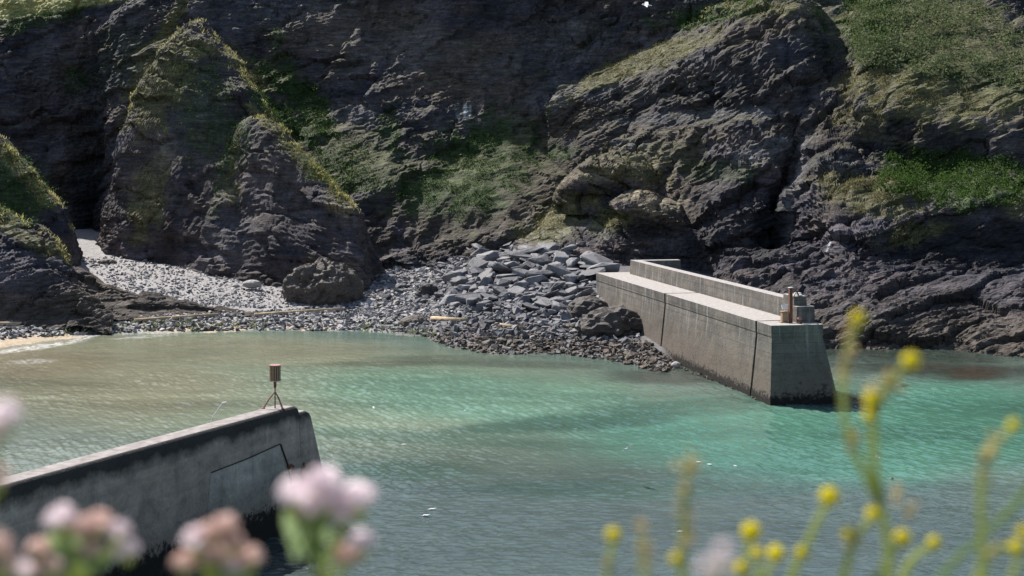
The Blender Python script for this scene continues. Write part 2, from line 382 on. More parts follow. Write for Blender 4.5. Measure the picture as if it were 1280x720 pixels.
LIGHT = [(430, 150, 45, 22, 0, .8), (450, 185, 60, 20, 10, .5), (690, 120, 40, 20, -20, .7), (880, 145, 110, 8, -3, .9), (960, 190, 60, 14, -18, .7), (1000, 190, 10, 70, 12, .6), (985, 245, 9, 60, 22, .7),
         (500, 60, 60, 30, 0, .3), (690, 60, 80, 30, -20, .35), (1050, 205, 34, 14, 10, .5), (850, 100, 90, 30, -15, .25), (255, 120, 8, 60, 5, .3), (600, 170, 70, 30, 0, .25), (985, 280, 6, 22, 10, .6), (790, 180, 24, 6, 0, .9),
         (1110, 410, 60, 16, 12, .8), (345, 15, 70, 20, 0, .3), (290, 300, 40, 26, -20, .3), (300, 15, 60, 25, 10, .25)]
DARK_SHADE = [(880, 120, 120, 50, -15, .5), (1010, 120, 40, 60, 0, .35), (905, 240, 60, 40, 0, .4), (742, 244, 40, 13, -8, .9), (812, 286, 46, 13, 0, .8), (110, 240, 26, 60, 0, .9), (958, 290, 26, 50, 15, 1), (915, 255, 30, 50, 0, .6), (1210, 310, 120, 36, 0, .85), (1120, 175, 110, 20, 6, .5), (900, 300, 60, 30, 0, .5), (880, 270, 60, 50, 0, .5), (1160, 175, 130, 24, 0, .4), (345, 300, 60, 40, 0, .35), (840, 320, 90, 20, 0, .5), (620, 325, 130, 12, 0, .3)]  # shade painted into caves, gullies, undercut faces and the massif
WHITE = [(581, 139, 2.2, 11, 3, .8), (587, 140, 1.6, 9, 6, .6), (572, 144, 1.6, 10, -20, .45), (1038, 302, 1.2, 15, 22, .45), (1046, 290, 1, 7, 30, .3)]
PALE_LIT = [(755, 216, 46, 9, -14, .9), (805, 205, 34, 9, 10, .8), (828, 257, 32, 12, -4, 1), (792, 243, 30, 8, -20, .8), (425, 258, 20, 9, 25, 1), (290, 240, 14, 10, 0, .8), (180, 240, 22, 34, 8, .6), (205, 200, 16, 30, 20, .4), (1085, 88, 40, 6, -14, .6), (1110, 175, 60, 5, 8, .5), (1190, 112, 60, 8, 8, .5)]  # pale tan rock, with sunlight painted onto slab tops and ledges
SCREE = [(698, 276, 56, 24, -34, .9), (755, 285, 24, 14, 0, .8)]
SOFTC = [(610, 240, 150, 60, -22, .8), (440, 195, 90, 45, 35, .8), (360, 110, 30, 40, -20, .5)]
def paint(G, field=False, beachy=0):
    px, py = proj(G); w = .34*fbm(G/6.0+2, 4); w2 = .5*fbm(G/2.2+8, 3)
    nz = np.abs(normals(G)[..., 2])[..., None]
    v = fbm(G/9.0+40, 4)[..., None]; v2 = fbm(G/np.array((9., 9., 2.5))+70, 4)[..., None]
    G3 = fbm(G/np.array((3.5, 3.5, 16.))+25, 4)[..., None]; v3 = fbm(G/26.+9, 3)[..., None]
    c = np.array((.043, .042, .056))*(1+1.1*v+.8*G3)+np.array((.027, .018, .011))*np.clip(1+2.6*v2+1.5*v3, 0, 3)
    c = np.clip(c, .02, 1)
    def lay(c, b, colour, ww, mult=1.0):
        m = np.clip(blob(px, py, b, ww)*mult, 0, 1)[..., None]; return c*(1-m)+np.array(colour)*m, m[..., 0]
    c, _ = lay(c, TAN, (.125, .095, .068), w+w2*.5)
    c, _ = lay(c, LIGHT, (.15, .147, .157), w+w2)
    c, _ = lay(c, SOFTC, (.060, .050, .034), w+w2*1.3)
    c, _ = lay(c, PALE_LIT, (.25, .21, .145), w*.8+w2*1.3)
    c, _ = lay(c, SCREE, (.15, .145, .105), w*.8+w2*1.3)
    c, _ = lay(c, DARK_SHADE, (.022, .022, .026), w)
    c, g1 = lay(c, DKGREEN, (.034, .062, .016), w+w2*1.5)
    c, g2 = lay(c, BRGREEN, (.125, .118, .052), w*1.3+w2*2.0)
    # grass takes hold on every gentle shoulder well above the tide
    hi = sstep(12, 22, G[..., 2])*sstep(.66, .84, nz[..., 0]+.12*w2)
    c = c*(1-.55*hi[..., None])+np.array((.085, .082, .032))*.55*hi[..., None]
    c, _ = lay(c, WHITE, (.55, .57, .60), w2*.6)
    if field:
        fm = sstep(26, 18, py+.16*(px-20)+8*w)*(px < 260); c = c*(1-fm[..., None])+np.array((.36, .34, .14))*fm[..., None]
    # tide-wetted brown rock near the sea
    lo = sstep(6.5, 1.5, G[..., 2])[..., None]*beachy
    c = c*(1-lo)+(np.array((.075, .062, .052))*(1+.6*v2))*lo
    return np.concatenate([c, np.ones_like(c[..., :1])], -1), g1, g2
ALLG = []; CREST = {}
def terrain(name, cols, step, amp=1, big=1, sdir=(-.38, .15, .9), field=False, beachy=1, pin=None, seed=0, label=None):
    G = rock_disp(loft(cols, step), amp, sdir, big, seed)
    nu, nv = G.shape[:2]
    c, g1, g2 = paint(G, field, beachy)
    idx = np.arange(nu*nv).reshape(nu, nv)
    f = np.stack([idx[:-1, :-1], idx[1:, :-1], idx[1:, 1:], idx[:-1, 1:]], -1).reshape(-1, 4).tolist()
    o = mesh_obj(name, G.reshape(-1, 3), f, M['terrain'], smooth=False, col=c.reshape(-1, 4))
    tag(o, label, None, None, 'structure'); ALLG.append((G, g1, g2)); CREST[name] = G; return o

# the long cliff: columns left to right, each from its buried foot upwards
CL = [
 [(-420, 330, 228), (-420, 300, 231), (-400, 200, 237), (-400, 100, 245), (-400, 22, 252), (-400, 8, 300), (-400, -5, 380)],
 [(-60, 330, 228), (-60, 300, 231), (-60, 200, 237), (-60, 100, 245), (-60, 28, 252), (-60, 10, 300), (-60, -5, 380)],
 [(50, 330, 228), (50, 300, 231), (50, 200, 238), (50, 100, 246), (60, 26, 253), (60, 8, 300), (60, -8, 380)],
 [(120, 330, 232), (120, 300, 236), (120, 200, 242), (120, 100, 250), (130, 10, 256), (140, -20, 300), (150, -30, 380)],
 [(170, 350, 222), (170, 310, 225), (170, 200, 236), (176, 80, 242), (215, 5, 250), (240, -45, 275), (260, -60, 380)],
 [(250, 360, 220), (250, 310, 224), (260, 200, 234), (265, 80, 243), (275, 0, 250), (290, -65, 275), (300, -80, 380)],
 [(370, 350, 206), (370, 310, 212), (370, 200, 226), (370, 100, 240), (370, 0, 250), (370, -85, 270), (370, -90, 380)],
 [(470, 345, 203), (470, 316, 208), (470, 235, 216), (470, 150, 232), (470, 50, 243), (470, -90, 258), (470, -110, 380)],
 [(560, 345, 201), (560, 314, 206), (560, 262, 211), (560, 190, 226), (560, 110, 236), (560, -90, 254), (560, -120, 380)],
 [(640, 350, 199), (640, 314, 204), (640, 272, 208), (640, 200, 223), (640, 120, 235), (640, -90, 252), (640, -120, 380)],
 [(710, 350, 197), (710, 310, 203), (710, 275, 209), (710, 205, 222), (705, 110, 236), (700, -90, 250), (700, -120, 380)],
 [(800, 360, 194), (800, 310, 199), (800, 270, 207), (800, 190, 218), (800, 90, 232), (800, -60, 248), (800, -120, 380)],
 [(900, 380, 190), (900, 320, 194), (900, 250, 203), (900, 180, 212), (900, 90, 228), (900, -30, 242), (900, -100, 380)],
 [(970, 380, 190), (970, 320, 198), (965, 250, 202), (970, 180, 206), (985, 90, 217), (1000, -20, 234), (1010, -90, 380)],
 [(1030, 380, 173), (1025, 330, 178), (1015, 250, 187), (1030, 180, 196), (1050, 90, 208), (1065, -5, 232), (1070, -80, 380)],
 [(1080, 380, 167), (1080, 330, 173), (1080, 258, 178), (1080, 195, 190), (1085, 110, 197), (1100, 30, 214), (1100, -70, 300)],
 [(1150, 385, 164), (1150, 320, 171), (1150, 262, 175), (1150, 200, 186), (1150, 140, 189), (1150, 40, 209), (1150, -70, 260)],
 [(1280, 385, 163), (1280, 325, 170), (1280, 262, 172), (1280, 205, 182), (1280, 150, 185), (1280, 60, 203), (1280, -80, 250)],
 [(1420, 385, 160), (1420, 320, 167), (1420, 262, 170), (1420, 205, 180), (1420, 150, 184), (1420, 60, 203), (1420, -80, 250)],
 [(1800, 385, 150), (1800, 320, 157), (1800, 262, 160), (1800, 205, 170), (1800, 150, 176), (1800, 60, 203), (1800, -80, 250)],
]
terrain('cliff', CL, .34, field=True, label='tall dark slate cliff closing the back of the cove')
# the green backed spur that stands forward of the cliff on the left
SP = [
 [(118, 330, 226), (125, 310, 227), (130, 290, 228), (140, 280, 229), (150, 300, 231), (155, 320, 233)],
 [(146, 352, 211), (146, 325, 212), (150, 240, 216), (160, 160, 221), (170, 175, 225), (175, 260, 232)],
 [(185, 355, 206), (185, 330, 208), (184, 240, 213), (186, 98, 223), (194, 100, 227), (200, 200, 238)],
 [(235, 362, 202), (235, 338, 204), (234, 240, 209), (238, 36, 224), (244, 38, 228), (248, 150, 242)],
 [(285, 366, 196), (285, 343, 198), (285, 240, 205), (276, 62, 223), (284, 66, 227), (294, 170, 240)],
 [(325, 366, 196), (325, 343, 198), (322, 240, 205), (306, 100, 219), (315, 106, 223), (335, 200, 236)],
 [(360, 366, 202), (360, 343, 204), (355, 260, 208), (330, 148, 215), (340, 160, 219), (360, 240, 230)],
 [(400, 366, 206), (400, 343, 207), (395, 320, 208), (372, 215, 213), (385, 240, 218), (400, 290, 225)],
]
terrain('headland_spur', SP, .30, big=.4, amp=.7, sdir=(.3, .2, .9), seed=20, label='rocky spur with grassy flanks standing forward of the cliff')
SB = [
 [(255, 372, 203), (258, 345, 205), (268, 290, 208), (276, 235, 211), (285, 220, 214), (290, 250, 219)],
 [(284, 374, 198), (284, 348, 199.5), (284, 255, 205), (300, 162, 211), (308, 164, 214), (320, 230, 222)],
 [(330, 376, 193), (330, 350, 194), (328, 260, 199), (334, 150, 208), (342, 160, 210), (358, 240, 220)],
 [(375, 378, 191), (375, 352, 192), (372, 290, 195), (384, 200, 202), (392, 208, 205), (405, 275, 214)],
 [(420, 380, 189), (420, 354, 190), (414, 310, 192), (424, 243, 197), (433, 250, 200), (445, 300, 207)],
 [(450, 382, 188), (449, 362, 189), (443, 315, 191), (441, 262, 196), (449, 270, 199), (458, 320, 204)],
 [(472, 380, 191), (468, 366, 192), (462, 340, 194), (455, 310, 197), (462, 318, 199), (470, 350, 203)],
 [(498, 385, 194), (494, 372, 196), (484, 352, 199), (474, 332, 202), (478, 334, 205), (486, 350, 210)],
]
terrain('headland_buttress', SB, .27, big=.25, amp=.6, sdir=(.25, .2, .9), seed=33, label='lower buttress of the spur ending in a pale pointed nose')
HL = [
 [(-260, 420, 196), (-260, 380, 198), (-250, 260, 202), (-240, 120, 210), (-235, 130, 216), (-230, 240, 226)],
 [(-60, 420, 194), (-60, 380, 196), (-60, 280, 200), (-55, 145, 208), (-45, 155, 214), (-40, 260, 224)],
 [(10, 420, 194), (10, 380, 196), (8, 290, 200), (0, 182, 207), (12, 190, 213), (20, 280, 222)],
 [(55, 420, 194), (55, 380, 196), (52, 310, 199), (48, 228, 205), (60, 240, 210), (66, 300, 218)],
 [(88, 410, 196), (86, 370, 198), (82, 330, 200), (82, 278, 203), (90, 290, 207), (94, 320, 212)],
 [(104, 400, 202), (102, 370, 203), (98, 340, 204), (96, 325, 206), (100, 330, 208), (104, 345, 211)],
]
terrain('left_headland', HL, .28, big=.3, amp=.6, seed=50, label='dark headland with a bright grassy edge at the left of the cove')
HF = [
 [(-260, 430, 157), (-260, 410, 160), (-250, 340, 166), (-240, 210, 174), (-235, 215, 180), (-230, 300, 190)],
 [(-60, 420, 160), (-60, 396, 164), (-60, 350, 166), (-55, 248, 175), (-50, 254, 180), (-45, 320, 188)],
 [(5, 420, 160), (5, 397, 164), (5, 350, 166), (0, 268, 175), (8, 274, 180), (15, 330, 187)],
 [(45, 420, 161), (45, 397, 164), (42, 350, 166), (45, 290, 174), (54, 296, 178), (60, 340, 184)],
 [(80, 418, 162), (80, 397, 165), (76, 360, 167), (72, 315, 173), (80, 322, 177), (86, 350, 182)],
 [(104, 415, 163), (102, 397, 166), (98, 385, 166), (90, 345, 172), (96, 352, 175), (102, 375, 180)],
 [(140, 420, 162), (138, 404, 166), (132, 394, 168), (118, 378, 171), (124, 380, 174), (130, 392, 178)],
]
terrain('left_rocks', HF, .25, big=.25, amp=.7, seed=61, label='dark rock mass with grassy crown at the left edge of the shore')
# low brown ledges running out across the beach
LE = [
 [(66, 405, 166), (70, 392, 169), (76, 365, 173), (82, 340, 178), (90, 338, 184), (95, 352, 190)],
 [(100, 405, 166), (100, 393, 169), (96, 372, 172), (98, 343, 177), (108, 341, 181), (114, 356, 188)],
 [(150, 403, 169), (148, 391, 171), (142, 380, 174), (138, 362, 177), (142, 362, 180), (146, 376, 185)],
 [(200, 400, 171), (198, 391, 173), (192, 385, 174), (186, 374, 176.5), (190, 375, 179), (194, 386, 184)],
 [(250, 398, 173), (248, 391, 174), (242, 387, 175), (236, 381, 176.5), (240, 382, 178), (244, 392, 182)],
 [(320, 396, 174), (318, 393, 175), (312, 391, 176), (304, 388, 177), (306, 389, 178), (310, 395, 180)],
]
terrain('rock_ledge', LE, .22, big=.12, amp=.6, sdir=(-.3, .5, .8), seed=70, label='low brown rock ledge across the beach')
# layered outcrop, its tops painted pale as if sunlit, above the root of the far breakwater
OC = [
 [(625, 345, 198), (628, 330, 200), (632, 322, 202), (640, 314, 205), (650, 308, 209), (660, 300, 214)],
 [(672, 350, 193), (672, 322, 196), (675, 306, 199), (694, 268, 207), (702, 258, 212), (712, 245, 219)],
 [(722, 355, 190), (722, 325, 193), (722, 304, 197), (732, 250, 206), (745, 222, 214), (755, 205, 222)],
 [(762, 355, 188), (762, 328, 191), (762, 298, 195), (768, 250, 203), (775, 200, 214), (782, 180, 222)],
 [(800, 358, 187), (800, 330, 189), (800, 292, 193), (800, 262, 199), (808, 200, 213), (820, 178, 222)],
 [(840, 360, 187), (840, 330, 189), (838, 290, 192), (842, 268, 198), (850, 205, 212), (855, 184, 220)],
 [(862, 362, 188), (862, 330, 190), (860, 300, 193), (858, 270, 199), (868, 225, 209), (875, 205, 218)],
 [(890, 362, 190), (890, 340, 192), (885, 320, 195), (880, 300, 200), (890, 250, 208), (900, 240, 216)],
]
terrain('cliff_outcrop', OC, .27, big=.3, amp=.8, sdir=(.35, .1, .9), seed=84, label='scree and broken rock slope above the far breakwater')
SA = [
 [(694, 268, 203), (692, 252, 204), (692, 243, 205), (700, 238, 208), (710, 236, 214)],
 [(728, 268, 200), (724, 250, 200.5), (722, 224, 200), (735, 203, 209), (745, 205, 218)],
 [(768, 270, 199), (766, 250, 199.5), (764, 222, 199), (772, 186, 213), (780, 188, 222)],
 [(805, 272, 200), (804, 254, 200), (804, 232, 199.5), (815, 192, 214), (820, 196, 222)],
 [(836, 276, 202), (835, 262, 202), (834, 250, 202), (840, 222, 210), (848, 220, 218)],
]
terrain('rock_ledge_upper', SA, .24, big=.1, amp=1.5, sdir=(.35, -.2, .9), seed=140, label='upper overhanging slab of the outcrop with a pale top painted as sunlit')
SBB = [
 [(755, 318, 193), (756, 298, 194), (760, 285, 195), (766, 272, 200), (772, 270, 208)],
 [(788, 322, 190), (786, 295, 191.5), (784, 264, 192), (790, 243, 200), (796, 245, 210)],
 [(822, 324, 189), (820, 296, 191), (818, 268, 191), (824, 240, 202), (830, 244, 212)],
 [(850, 324, 190), (850, 300, 191), (850, 276, 191.5), (852, 252, 200), (858, 254, 210)],
 [(868, 324, 193), (866, 310, 194), (864, 296, 195), (864, 284, 200), (868, 280, 208)],
]
terrain('rock_ledge_lower', SBB, .24, big=.1, amp=1.3, sdir=(.3, -.25, .9), seed=150, label='lower slab of the outcrop with tan top painted as sunlit')
# the broad dark massif right of centre, grassy along its rising lip
MA = [
 [(690, 215, 222), (690, 190, 224), (692, 160, 226), (700, 120, 230), (705, 112, 236), (710, 110, 244)],
 [(740, 225, 214), (740, 180, 218), (745, 150, 221), (755, 108, 226), (765, 88, 234), (770, 80, 242)],
 [(800, 262, 203), (805, 190, 211), (812, 140, 217), (825, 90, 222), (830, 62, 230), (835, 50, 240)],
 [(870, 345, 190), (880, 230, 199), (880, 150, 209), (885, 66, 217), (885, 42, 226), (890, 25, 238)],
 [(920, 355, 186), (930, 240, 194), (935, 150, 203), (940, 45, 213), (940, 22, 223), (945, 5, 238)],
 [(940, 355, 189), (952, 262, 195), (980, 150, 201), (995, 28, 212), (1000, 8, 222), (1005, -10, 238)],
 [(952, 350, 196), (966, 250, 201), (1005, 150, 203), (1018, 50, 213), (1024, 35, 222), (1030, 25, 236)],
 [(965, 340, 202), (985, 240, 205), (1024, 160, 207), (1032, 80, 218), (1036, 70, 226), (1040, 60, 238)],
]
terrain('cliff_massif', MA, .29, big=.8, amp=1.15, sdir=(-.45, .1, .88), seed=95, label='broad dark slate face right of centre with a grassy lip')
# wave-cut shelf under the right-hand cliff
SH = [
 [(880, 518, 142), (880, 445, 149), (885, 400, 160), (890, 365, 170), (895, 345, 178), (900, 320, 184)],
 [(960, 508, 143), (960, 440, 150), (960, 385, 163), (960, 352, 172), (960, 335, 178), (960, 310, 186)],
 [(1040, 498, 143), (1040, 432, 152), (1040, 385, 160), (1035, 350, 168), (1035, 330, 174), (1035, 300, 182)],
 [(1110, 498, 143), (1110, 430, 152), (1110, 395, 156), (1110, 352, 164), (1110, 335, 170), (1110, 300, 178)],
 [(1180, 500, 143), (1180, 434, 151), (1185, 395, 155), (1190, 352, 162), (1190, 338, 168), (1190, 300, 176)],
 [(1280, 510, 138), (1280, 446, 144), (1280, 395, 152), (1280, 355, 158), (1280, 340, 165), (1280, 300, 173)],
 [(1420, 518, 134), (1420, 450, 141), (1420, 395, 149), (1420, 350, 154), (1420, 335, 161), (1420, 300, 170)],
 [(1800, 538, 124), (1800, 470, 130), (1800, 400, 140), (1800, 350, 145), (1800, 335, 152), (1800, 300, 160)],
]
terrain('shore_rocks', SH, .25, big=.4, amp=1.1, sdir=(-.35, .45, .8), seed=110, label='brown wave-cut rock shelf under the right-hand cliff')

# ---------------------------------------------------------------- beach
SHX = np.array([-400, 0, 60, 120, 250, 330, 450, 530, 560, 620, 700, 760, 830, 860, 1000, 1400])
SHY = np.array([437, 434, 426, 418, 415, 412, 413, 420, 430, 441, 441, 447, 462, 447, 432, 430])
def shoreY(px): return CAMZ*F/(np.interp(px, SHX, SHY)-HY)
def beach_z(X, Y):
    px = 640+X/Y*F; s = Y-shoreY(px)
    z = np.where(s > 0, .118*s, .07*s)
    pxx, pyy = px, HY+(CAMZ-z)/Y*F
    z = z+1.3*np.exp(-(((px-690)/75)**2+((Y-191)/13)**2))
    return z
bx = np.linspace(-75, 62, 460); by = np.linspace(108, 262, 420)
BX, BY = np.meshgrid(bx, by, indexing='ij'); BZ = beach_z(BX, BY)
BG = np.stack([BX, BY, BZ], -1); BZ = BZ+.16*fbm(BG/3.0, 4)+.10*fbm(BG/.9, 3); BG[..., 2] = BZ
ppx, ppy = proj(BG)
rockyr = sstep(430, 540, ppx+30*fbm(BG/5, 3))
sandy = np.clip(blob(ppx, ppy, [(30, 432, 90, 14, -6, 1), (300, 412, 110, 8, 0, .9)], .3*fbm(BG/4, 3)), 0, 1)
bc = np.array((.23, .22, .22))*(1+.35*fbm(BG/.8, 3)[..., None])
bc = bc*(1-rockyr[..., None])+np.array((.10, .095, .1))*rockyr[..., None]
bc = bc*(1-sandy[..., None])+np.array((.36, .28, .19))*sandy[..., None]
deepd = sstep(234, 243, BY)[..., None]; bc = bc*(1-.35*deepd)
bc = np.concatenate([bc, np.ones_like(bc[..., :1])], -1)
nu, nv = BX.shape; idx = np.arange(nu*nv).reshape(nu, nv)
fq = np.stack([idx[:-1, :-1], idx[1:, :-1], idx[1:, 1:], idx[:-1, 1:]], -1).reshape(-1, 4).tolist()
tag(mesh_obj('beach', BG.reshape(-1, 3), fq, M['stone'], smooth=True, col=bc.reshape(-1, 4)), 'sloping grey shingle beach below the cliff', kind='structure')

# ---------------------------------------------------------------- sea
rows = CAMZ*F/(np.linspace(760, 400, 640)-HY); ys = np.concatenate([[-3000, -500, 0, 20, 40, 55], rows, [190, 220, 300, 500, 1500, 6000]])
cols_ = np.concatenate([[-60, -12, -3, -1], np.linspace(-.42, .42, 1040), [1, 3, 12, 60]])
SX, SY = np.meshgrid(cols_, ys, indexing='ij'); SX = SX*np.maximum(SY, 55)          # finer tessellation where the water is near
SG = np.stack([SX, SY, np.zeros_like(SX)], -1)
def wave(ang, lam, crest, am, sd):
    a = math.radians(ang); k = (math.cos(a), math.sin(a)); u = SX*k[0]+SY*k[1]; v = -SX*k[1]+SY*k[0]
    return am*(perlin(np.stack([u/lam+sd, v/crest, SX*0+sd], -1)))
gust = 1.15*(.32+.95*sstep(-.35, .35, fbm(SG/np.array((26., 34., 9.))+3, 3)))
fade = sstep(60, 70, SY)*sstep(185, 165, SY)
Wz = ((wave(27, .27, 1.9, .062, 1.7)+wave(38, .40, 1.9, .045, 7.1)+wave(14, .19, .9, .020, 4.4))*(.35+.65*sstep(80, 100, SY))+(wave(78, .42, 1.0, .062, 9.3)+wave(100, .30, .8, .035, 12.9))*(1-.6*sstep(80, 105, SY))+wave(60, 1.6, 4, .05, 2.2))*gust
SG[..., 2] = np.where((SY > 40) & (SY < 189), Wz*fade, 0)
sp, sq = proj(SG); off = SY < 8
wn = .35*fbm(SG/np.array((16., 30., 9.)), 4); wn2 = .5*fbm(SG/np.array((9., 5., 9.))+4, 3)
wc = np.ones(SX.shape+(3,))*np.array((.085, .125, .105))
def wl(b, colr, w, k=1.0):
    global wc
    m = np.clip(blob(sp, sq, b, w)*k, 0, 1)[..., None]; m = np.where(off[..., None], 0, m); wc = wc*(1-m)+np.array(colr)*m
wl([(640, 720, 900, 135, 0, .95), (560, 640, 300, 70, 0, .6)], (.062, .085, .082), wn*1.2)
wl([(120, 540, 420, 90, -4, .9)], (.15, .175, .14), wn)
wl([(200, 470, 520, 75, 8, 1), (520, 480, 280, 45, 5, .85), (700, 500, 200, 30, 4, .5)], (.17, .215, .155), wn)
wl([(60, 470, 280, 60, 5, 1), (200, 440, 300, 22, 0, .9)], (.205, .205, .14), wn)
wl([(980, 550, 300, 50, 2, .85), (1180, 530, 220, 50, 0, .9), (620, 500, 220, 34, 4, .55)], (.07, .185, .135), wn)
wl([(1200, 540, 200, 42, 0, .7)], (.055, .145, .10), wn)
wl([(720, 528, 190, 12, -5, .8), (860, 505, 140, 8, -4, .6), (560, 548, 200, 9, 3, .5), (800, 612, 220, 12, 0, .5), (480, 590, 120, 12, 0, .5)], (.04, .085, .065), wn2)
wl([(1130, 442, 160, 14, 3, .9), (1180, 462, 130, 12, 2, .9), (850, 470, 90, 10, 0, .85), (1050, 500, 45, 12, 0, .8), (600, 452, 150, 6, 2, .5), (360, 690, 80, 30, 0, .6)], (.032, .040, .033), wn2)  # dark seabed weed; patch off the far wall's end paints its shadow
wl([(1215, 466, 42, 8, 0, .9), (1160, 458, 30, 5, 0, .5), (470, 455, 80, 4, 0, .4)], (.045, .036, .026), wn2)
wl([(20, 455, 120, 20, 0, .8)], (.21, .185, .125), wn)
foam = blob(sp, sq, [(45, 434, 60, 3, -8, 1), (100, 424, 50, 2, -14, .9), (10, 426, 40, 3, 0, .7), (180, 421, 40, 1.5, -4, .5)], wn2*.3)
foam = np.maximum(foam, .25*sstep(2.2, .2, np.abs(SY-shoreY(sp)))); foam[off] = 0
foam = np.maximum(foam, blob(sp, sq, [(40, 452, 30, 3, -2, .35)], wn2*.5)*(~off))
wa = np.concatenate([np.clip(wc, .005, 1), foam[..., None]], -1)
nu, nv = SX.shape; idx = np.arange(nu*nv).reshape(nu, nv)
fq = np.stack([idx[:-1, :-1], idx[1:, :-1], idx[1:, 1:], idx[:-1, 1:]], -1).reshape(-1, 4).tolist()
tag(mesh_obj('sea', SG.reshape(-1, 3), fq, M['water'], smooth=True, col=wa.reshape(-1, 4)), 'clear turquoise harbour water rippled by wind', kind='structure')

# ---------------------------------------------------------------- stones
import bmesh
def hull(n, flat, jag=.25, seed=0):
    r = np.random.default_rng(seed); bm = bmesh.new()
    for _ in range(n):
        v = r.normal(size=3); v /= np.linalg.norm(v); v = np.sign(v)*np.abs(v)**.7; v *= 1+r.uniform(-jag, jag*.4)
        bm.verts.new((v[0]*.5, v[1]*.36, v[2]*flat*.5))
    bmesh.ops.convex_hull(bm, input=bm.verts)
    for v in [v for v in bm.verts if not v.link_faces]: bm.verts.remove(v)
    bmesh.ops.dissolve_limit(bm, angle_limit=math.radians(12), verts=bm.verts, edges=bm.edges)
    return bm
def hull_mesh(name, n, flat, mat, seed, bev=.018):
    bm = hull(n, flat, seed=seed)
    if bev: bmesh.ops.bevel(bm, geom=list(bm.edges), offset=bev, segments=1, affect='EDGES')
    me = D.meshes.new(name); bm.to_mesh(me); bm.free(); me.materials.append(mat); return me
def hull_arrays(n, flat, seed):
    bm = hull(n, flat, seed=seed); bmesh.ops.triangulate(bm, faces=bm.faces); bm.verts.index_update()
    v = np.array([q.co[:] for q in bm.verts]); f = np.array([[q.index for q in t.verts] for t in bm.faces]); bm.free(); return v, f
def rotm(r, tilt):
    return np.array((Matrix.Rotation(r.uniform(0, 6.28), 3, 'Z')@Matrix.Rotation(r.normal()*tilt, 3, 'X')@Matrix.Rotation(r.normal()*tilt, 3, 'Y')))
SL = [hull_mesh('slate_boulder', 15, f, M['slate'], 100+i) for i, f in enumerate([.34, .42, .28, .5, .3, .45, .25, .4, .5, .36])]
SBn = [hull_mesh('brown_boulder', 24, f, M['brownrock'], 130+i, .05) for i, f in enumerate([.7, .6, .8, .65])]
stones = []   # (x,y,size) of everything placed, big first
def free(x, y, s, k):
    for (a, b, t) in stones:
        if (a-x)**2+((b-y))**2 < (k*(s+t)/2)**2: return False
    return True
def inpoly(px, py, poly):
    c = False; j = len(poly)-1
    for i in range(len(poly)):
        if (poly[i][1] > py) != (poly[j][1] > py) and px < (poly[j][0]-poly[i][0])*(py-poly[i][1])/(poly[j][1]-poly[i][1])+poly[i][0]: c = not c
        j = i
    return c
zones = [  # polygon in photo px of ground, size range, how many, label, group
 ([(585, 316), (640, 312), (700, 306), (757, 318), (757, 350), (600, 352)], 2.3, 5.4, 95, 'large angular grey slate slab near the top of the boulder heap under the cliff', 'large slate slabs at the top of the heap'),
 ([(560, 345), (757, 345), (757, 385), (700, 395), (560, 385)], 1.7, 3.8, 120, 'mid sized grey slate slab on the middle slope of the boulder heap', 'slate slabs on the middle of the heap'),
 ([(455, 322), (590, 318), (570, 385), (470, 380)], .9, 2.1, 75, 'pale grey beach boulder between the spur and the big slab heap', 'grey boulders left of the slab heap'),
]
def place(me, name, x, y, s, tilt, label, group, cat='boulder', sink=.12, z=None):
    o = D.objects.new(name, me); o.scale = (s*random.uniform(.85, 1.2), s*random.uniform(.8, 1.25), s*random.uniform(.8, 1.2))
    zz = float(beach_z(np.array(x), np.array(y))) if z is None else z
    o.location = (x, y, zz+s*sink); o.rotation_euler = (random.gauss(0, tilt), random.gauss(0, tilt), random.uniform(0, 6.28))
    link(o); tag(o, label, cat, group); return o
def sample(poly):
    xs_ = [p[0] for p in poly]; ys_ = [p[1] for p in poly]
    while True:
        px, py = random.uniform(min(xs_), max(xs_)), random.uniform(min(ys_), max(ys_))
        if not inpoly(px, py, poly): continue
        Y = 170.
        for _ in range(12):                                  # meet the sloping beach along this direction
            z = float(beach_z(np.array((px-640)/F*Y), np.array(Y))); Y = .5*Y+.5*(CAMZ-z)*F/(py-HY)
        return (px-640)/F*Y, Y, px, py
# singled-out rocks first
def special(name, px, py, Y, size, flat, mat, seed, label, cat='rock', rot=0, jagamp=.18, z=None, sub=4):
    bm = bmesh.new(); bmesh.ops.create_icosphere(bm, subdivisions=sub, radius=.5)
    v = np.array([q.co[:] for q in bm.verts]); nrm = v/np.linalg.norm(v, axis=1)[:, None]
    sz = np.array(size); P = v*sz
    d = .22*ridged(P/(sz.max()*.45)+seed, 4)+.12*ridged(P/(sz.max()*.13)+seed, 3)
    P = P+nrm*(d*sz.max()*jagamp*2.0)[:, None]
    for q, c in zip(bm.verts, P): q.co = c
    me = D.meshes.new(name); bm.to_mesh(me); bm.free(); me.materials.append(mat)
    o = D.objects.new(name, me); X = (px-640)/F*Y; o.location = (X, Y, CAMZ-(py-HY)/F*Y if z is None else z); o.rotation_euler.z = rot
    link(o); tag(o, label, cat); stones.append((X, Y, max(size[:2])*.8)); return o
special('rock_crag', 404, 362, 184, (7.6, 6, 5.0), 1, M['brownrock'], 4, 'large craggy brown rock standing on the beach at the foot of the spur', jagamp=.42, sub=5)
special('rock', 735, 389, 163, (4.2, 4, 2.8), 1, M['darkrock'], 9, 'rounded dark rock against the left end of the far breakwater', jagamp=.2)
special('rock', 770, 408, 154, (6.0, 5, 2.3), 1, M['darkrock'], 14, 'low broken dark rock mass at the foot of the far breakwater wall', jagamp=.4)
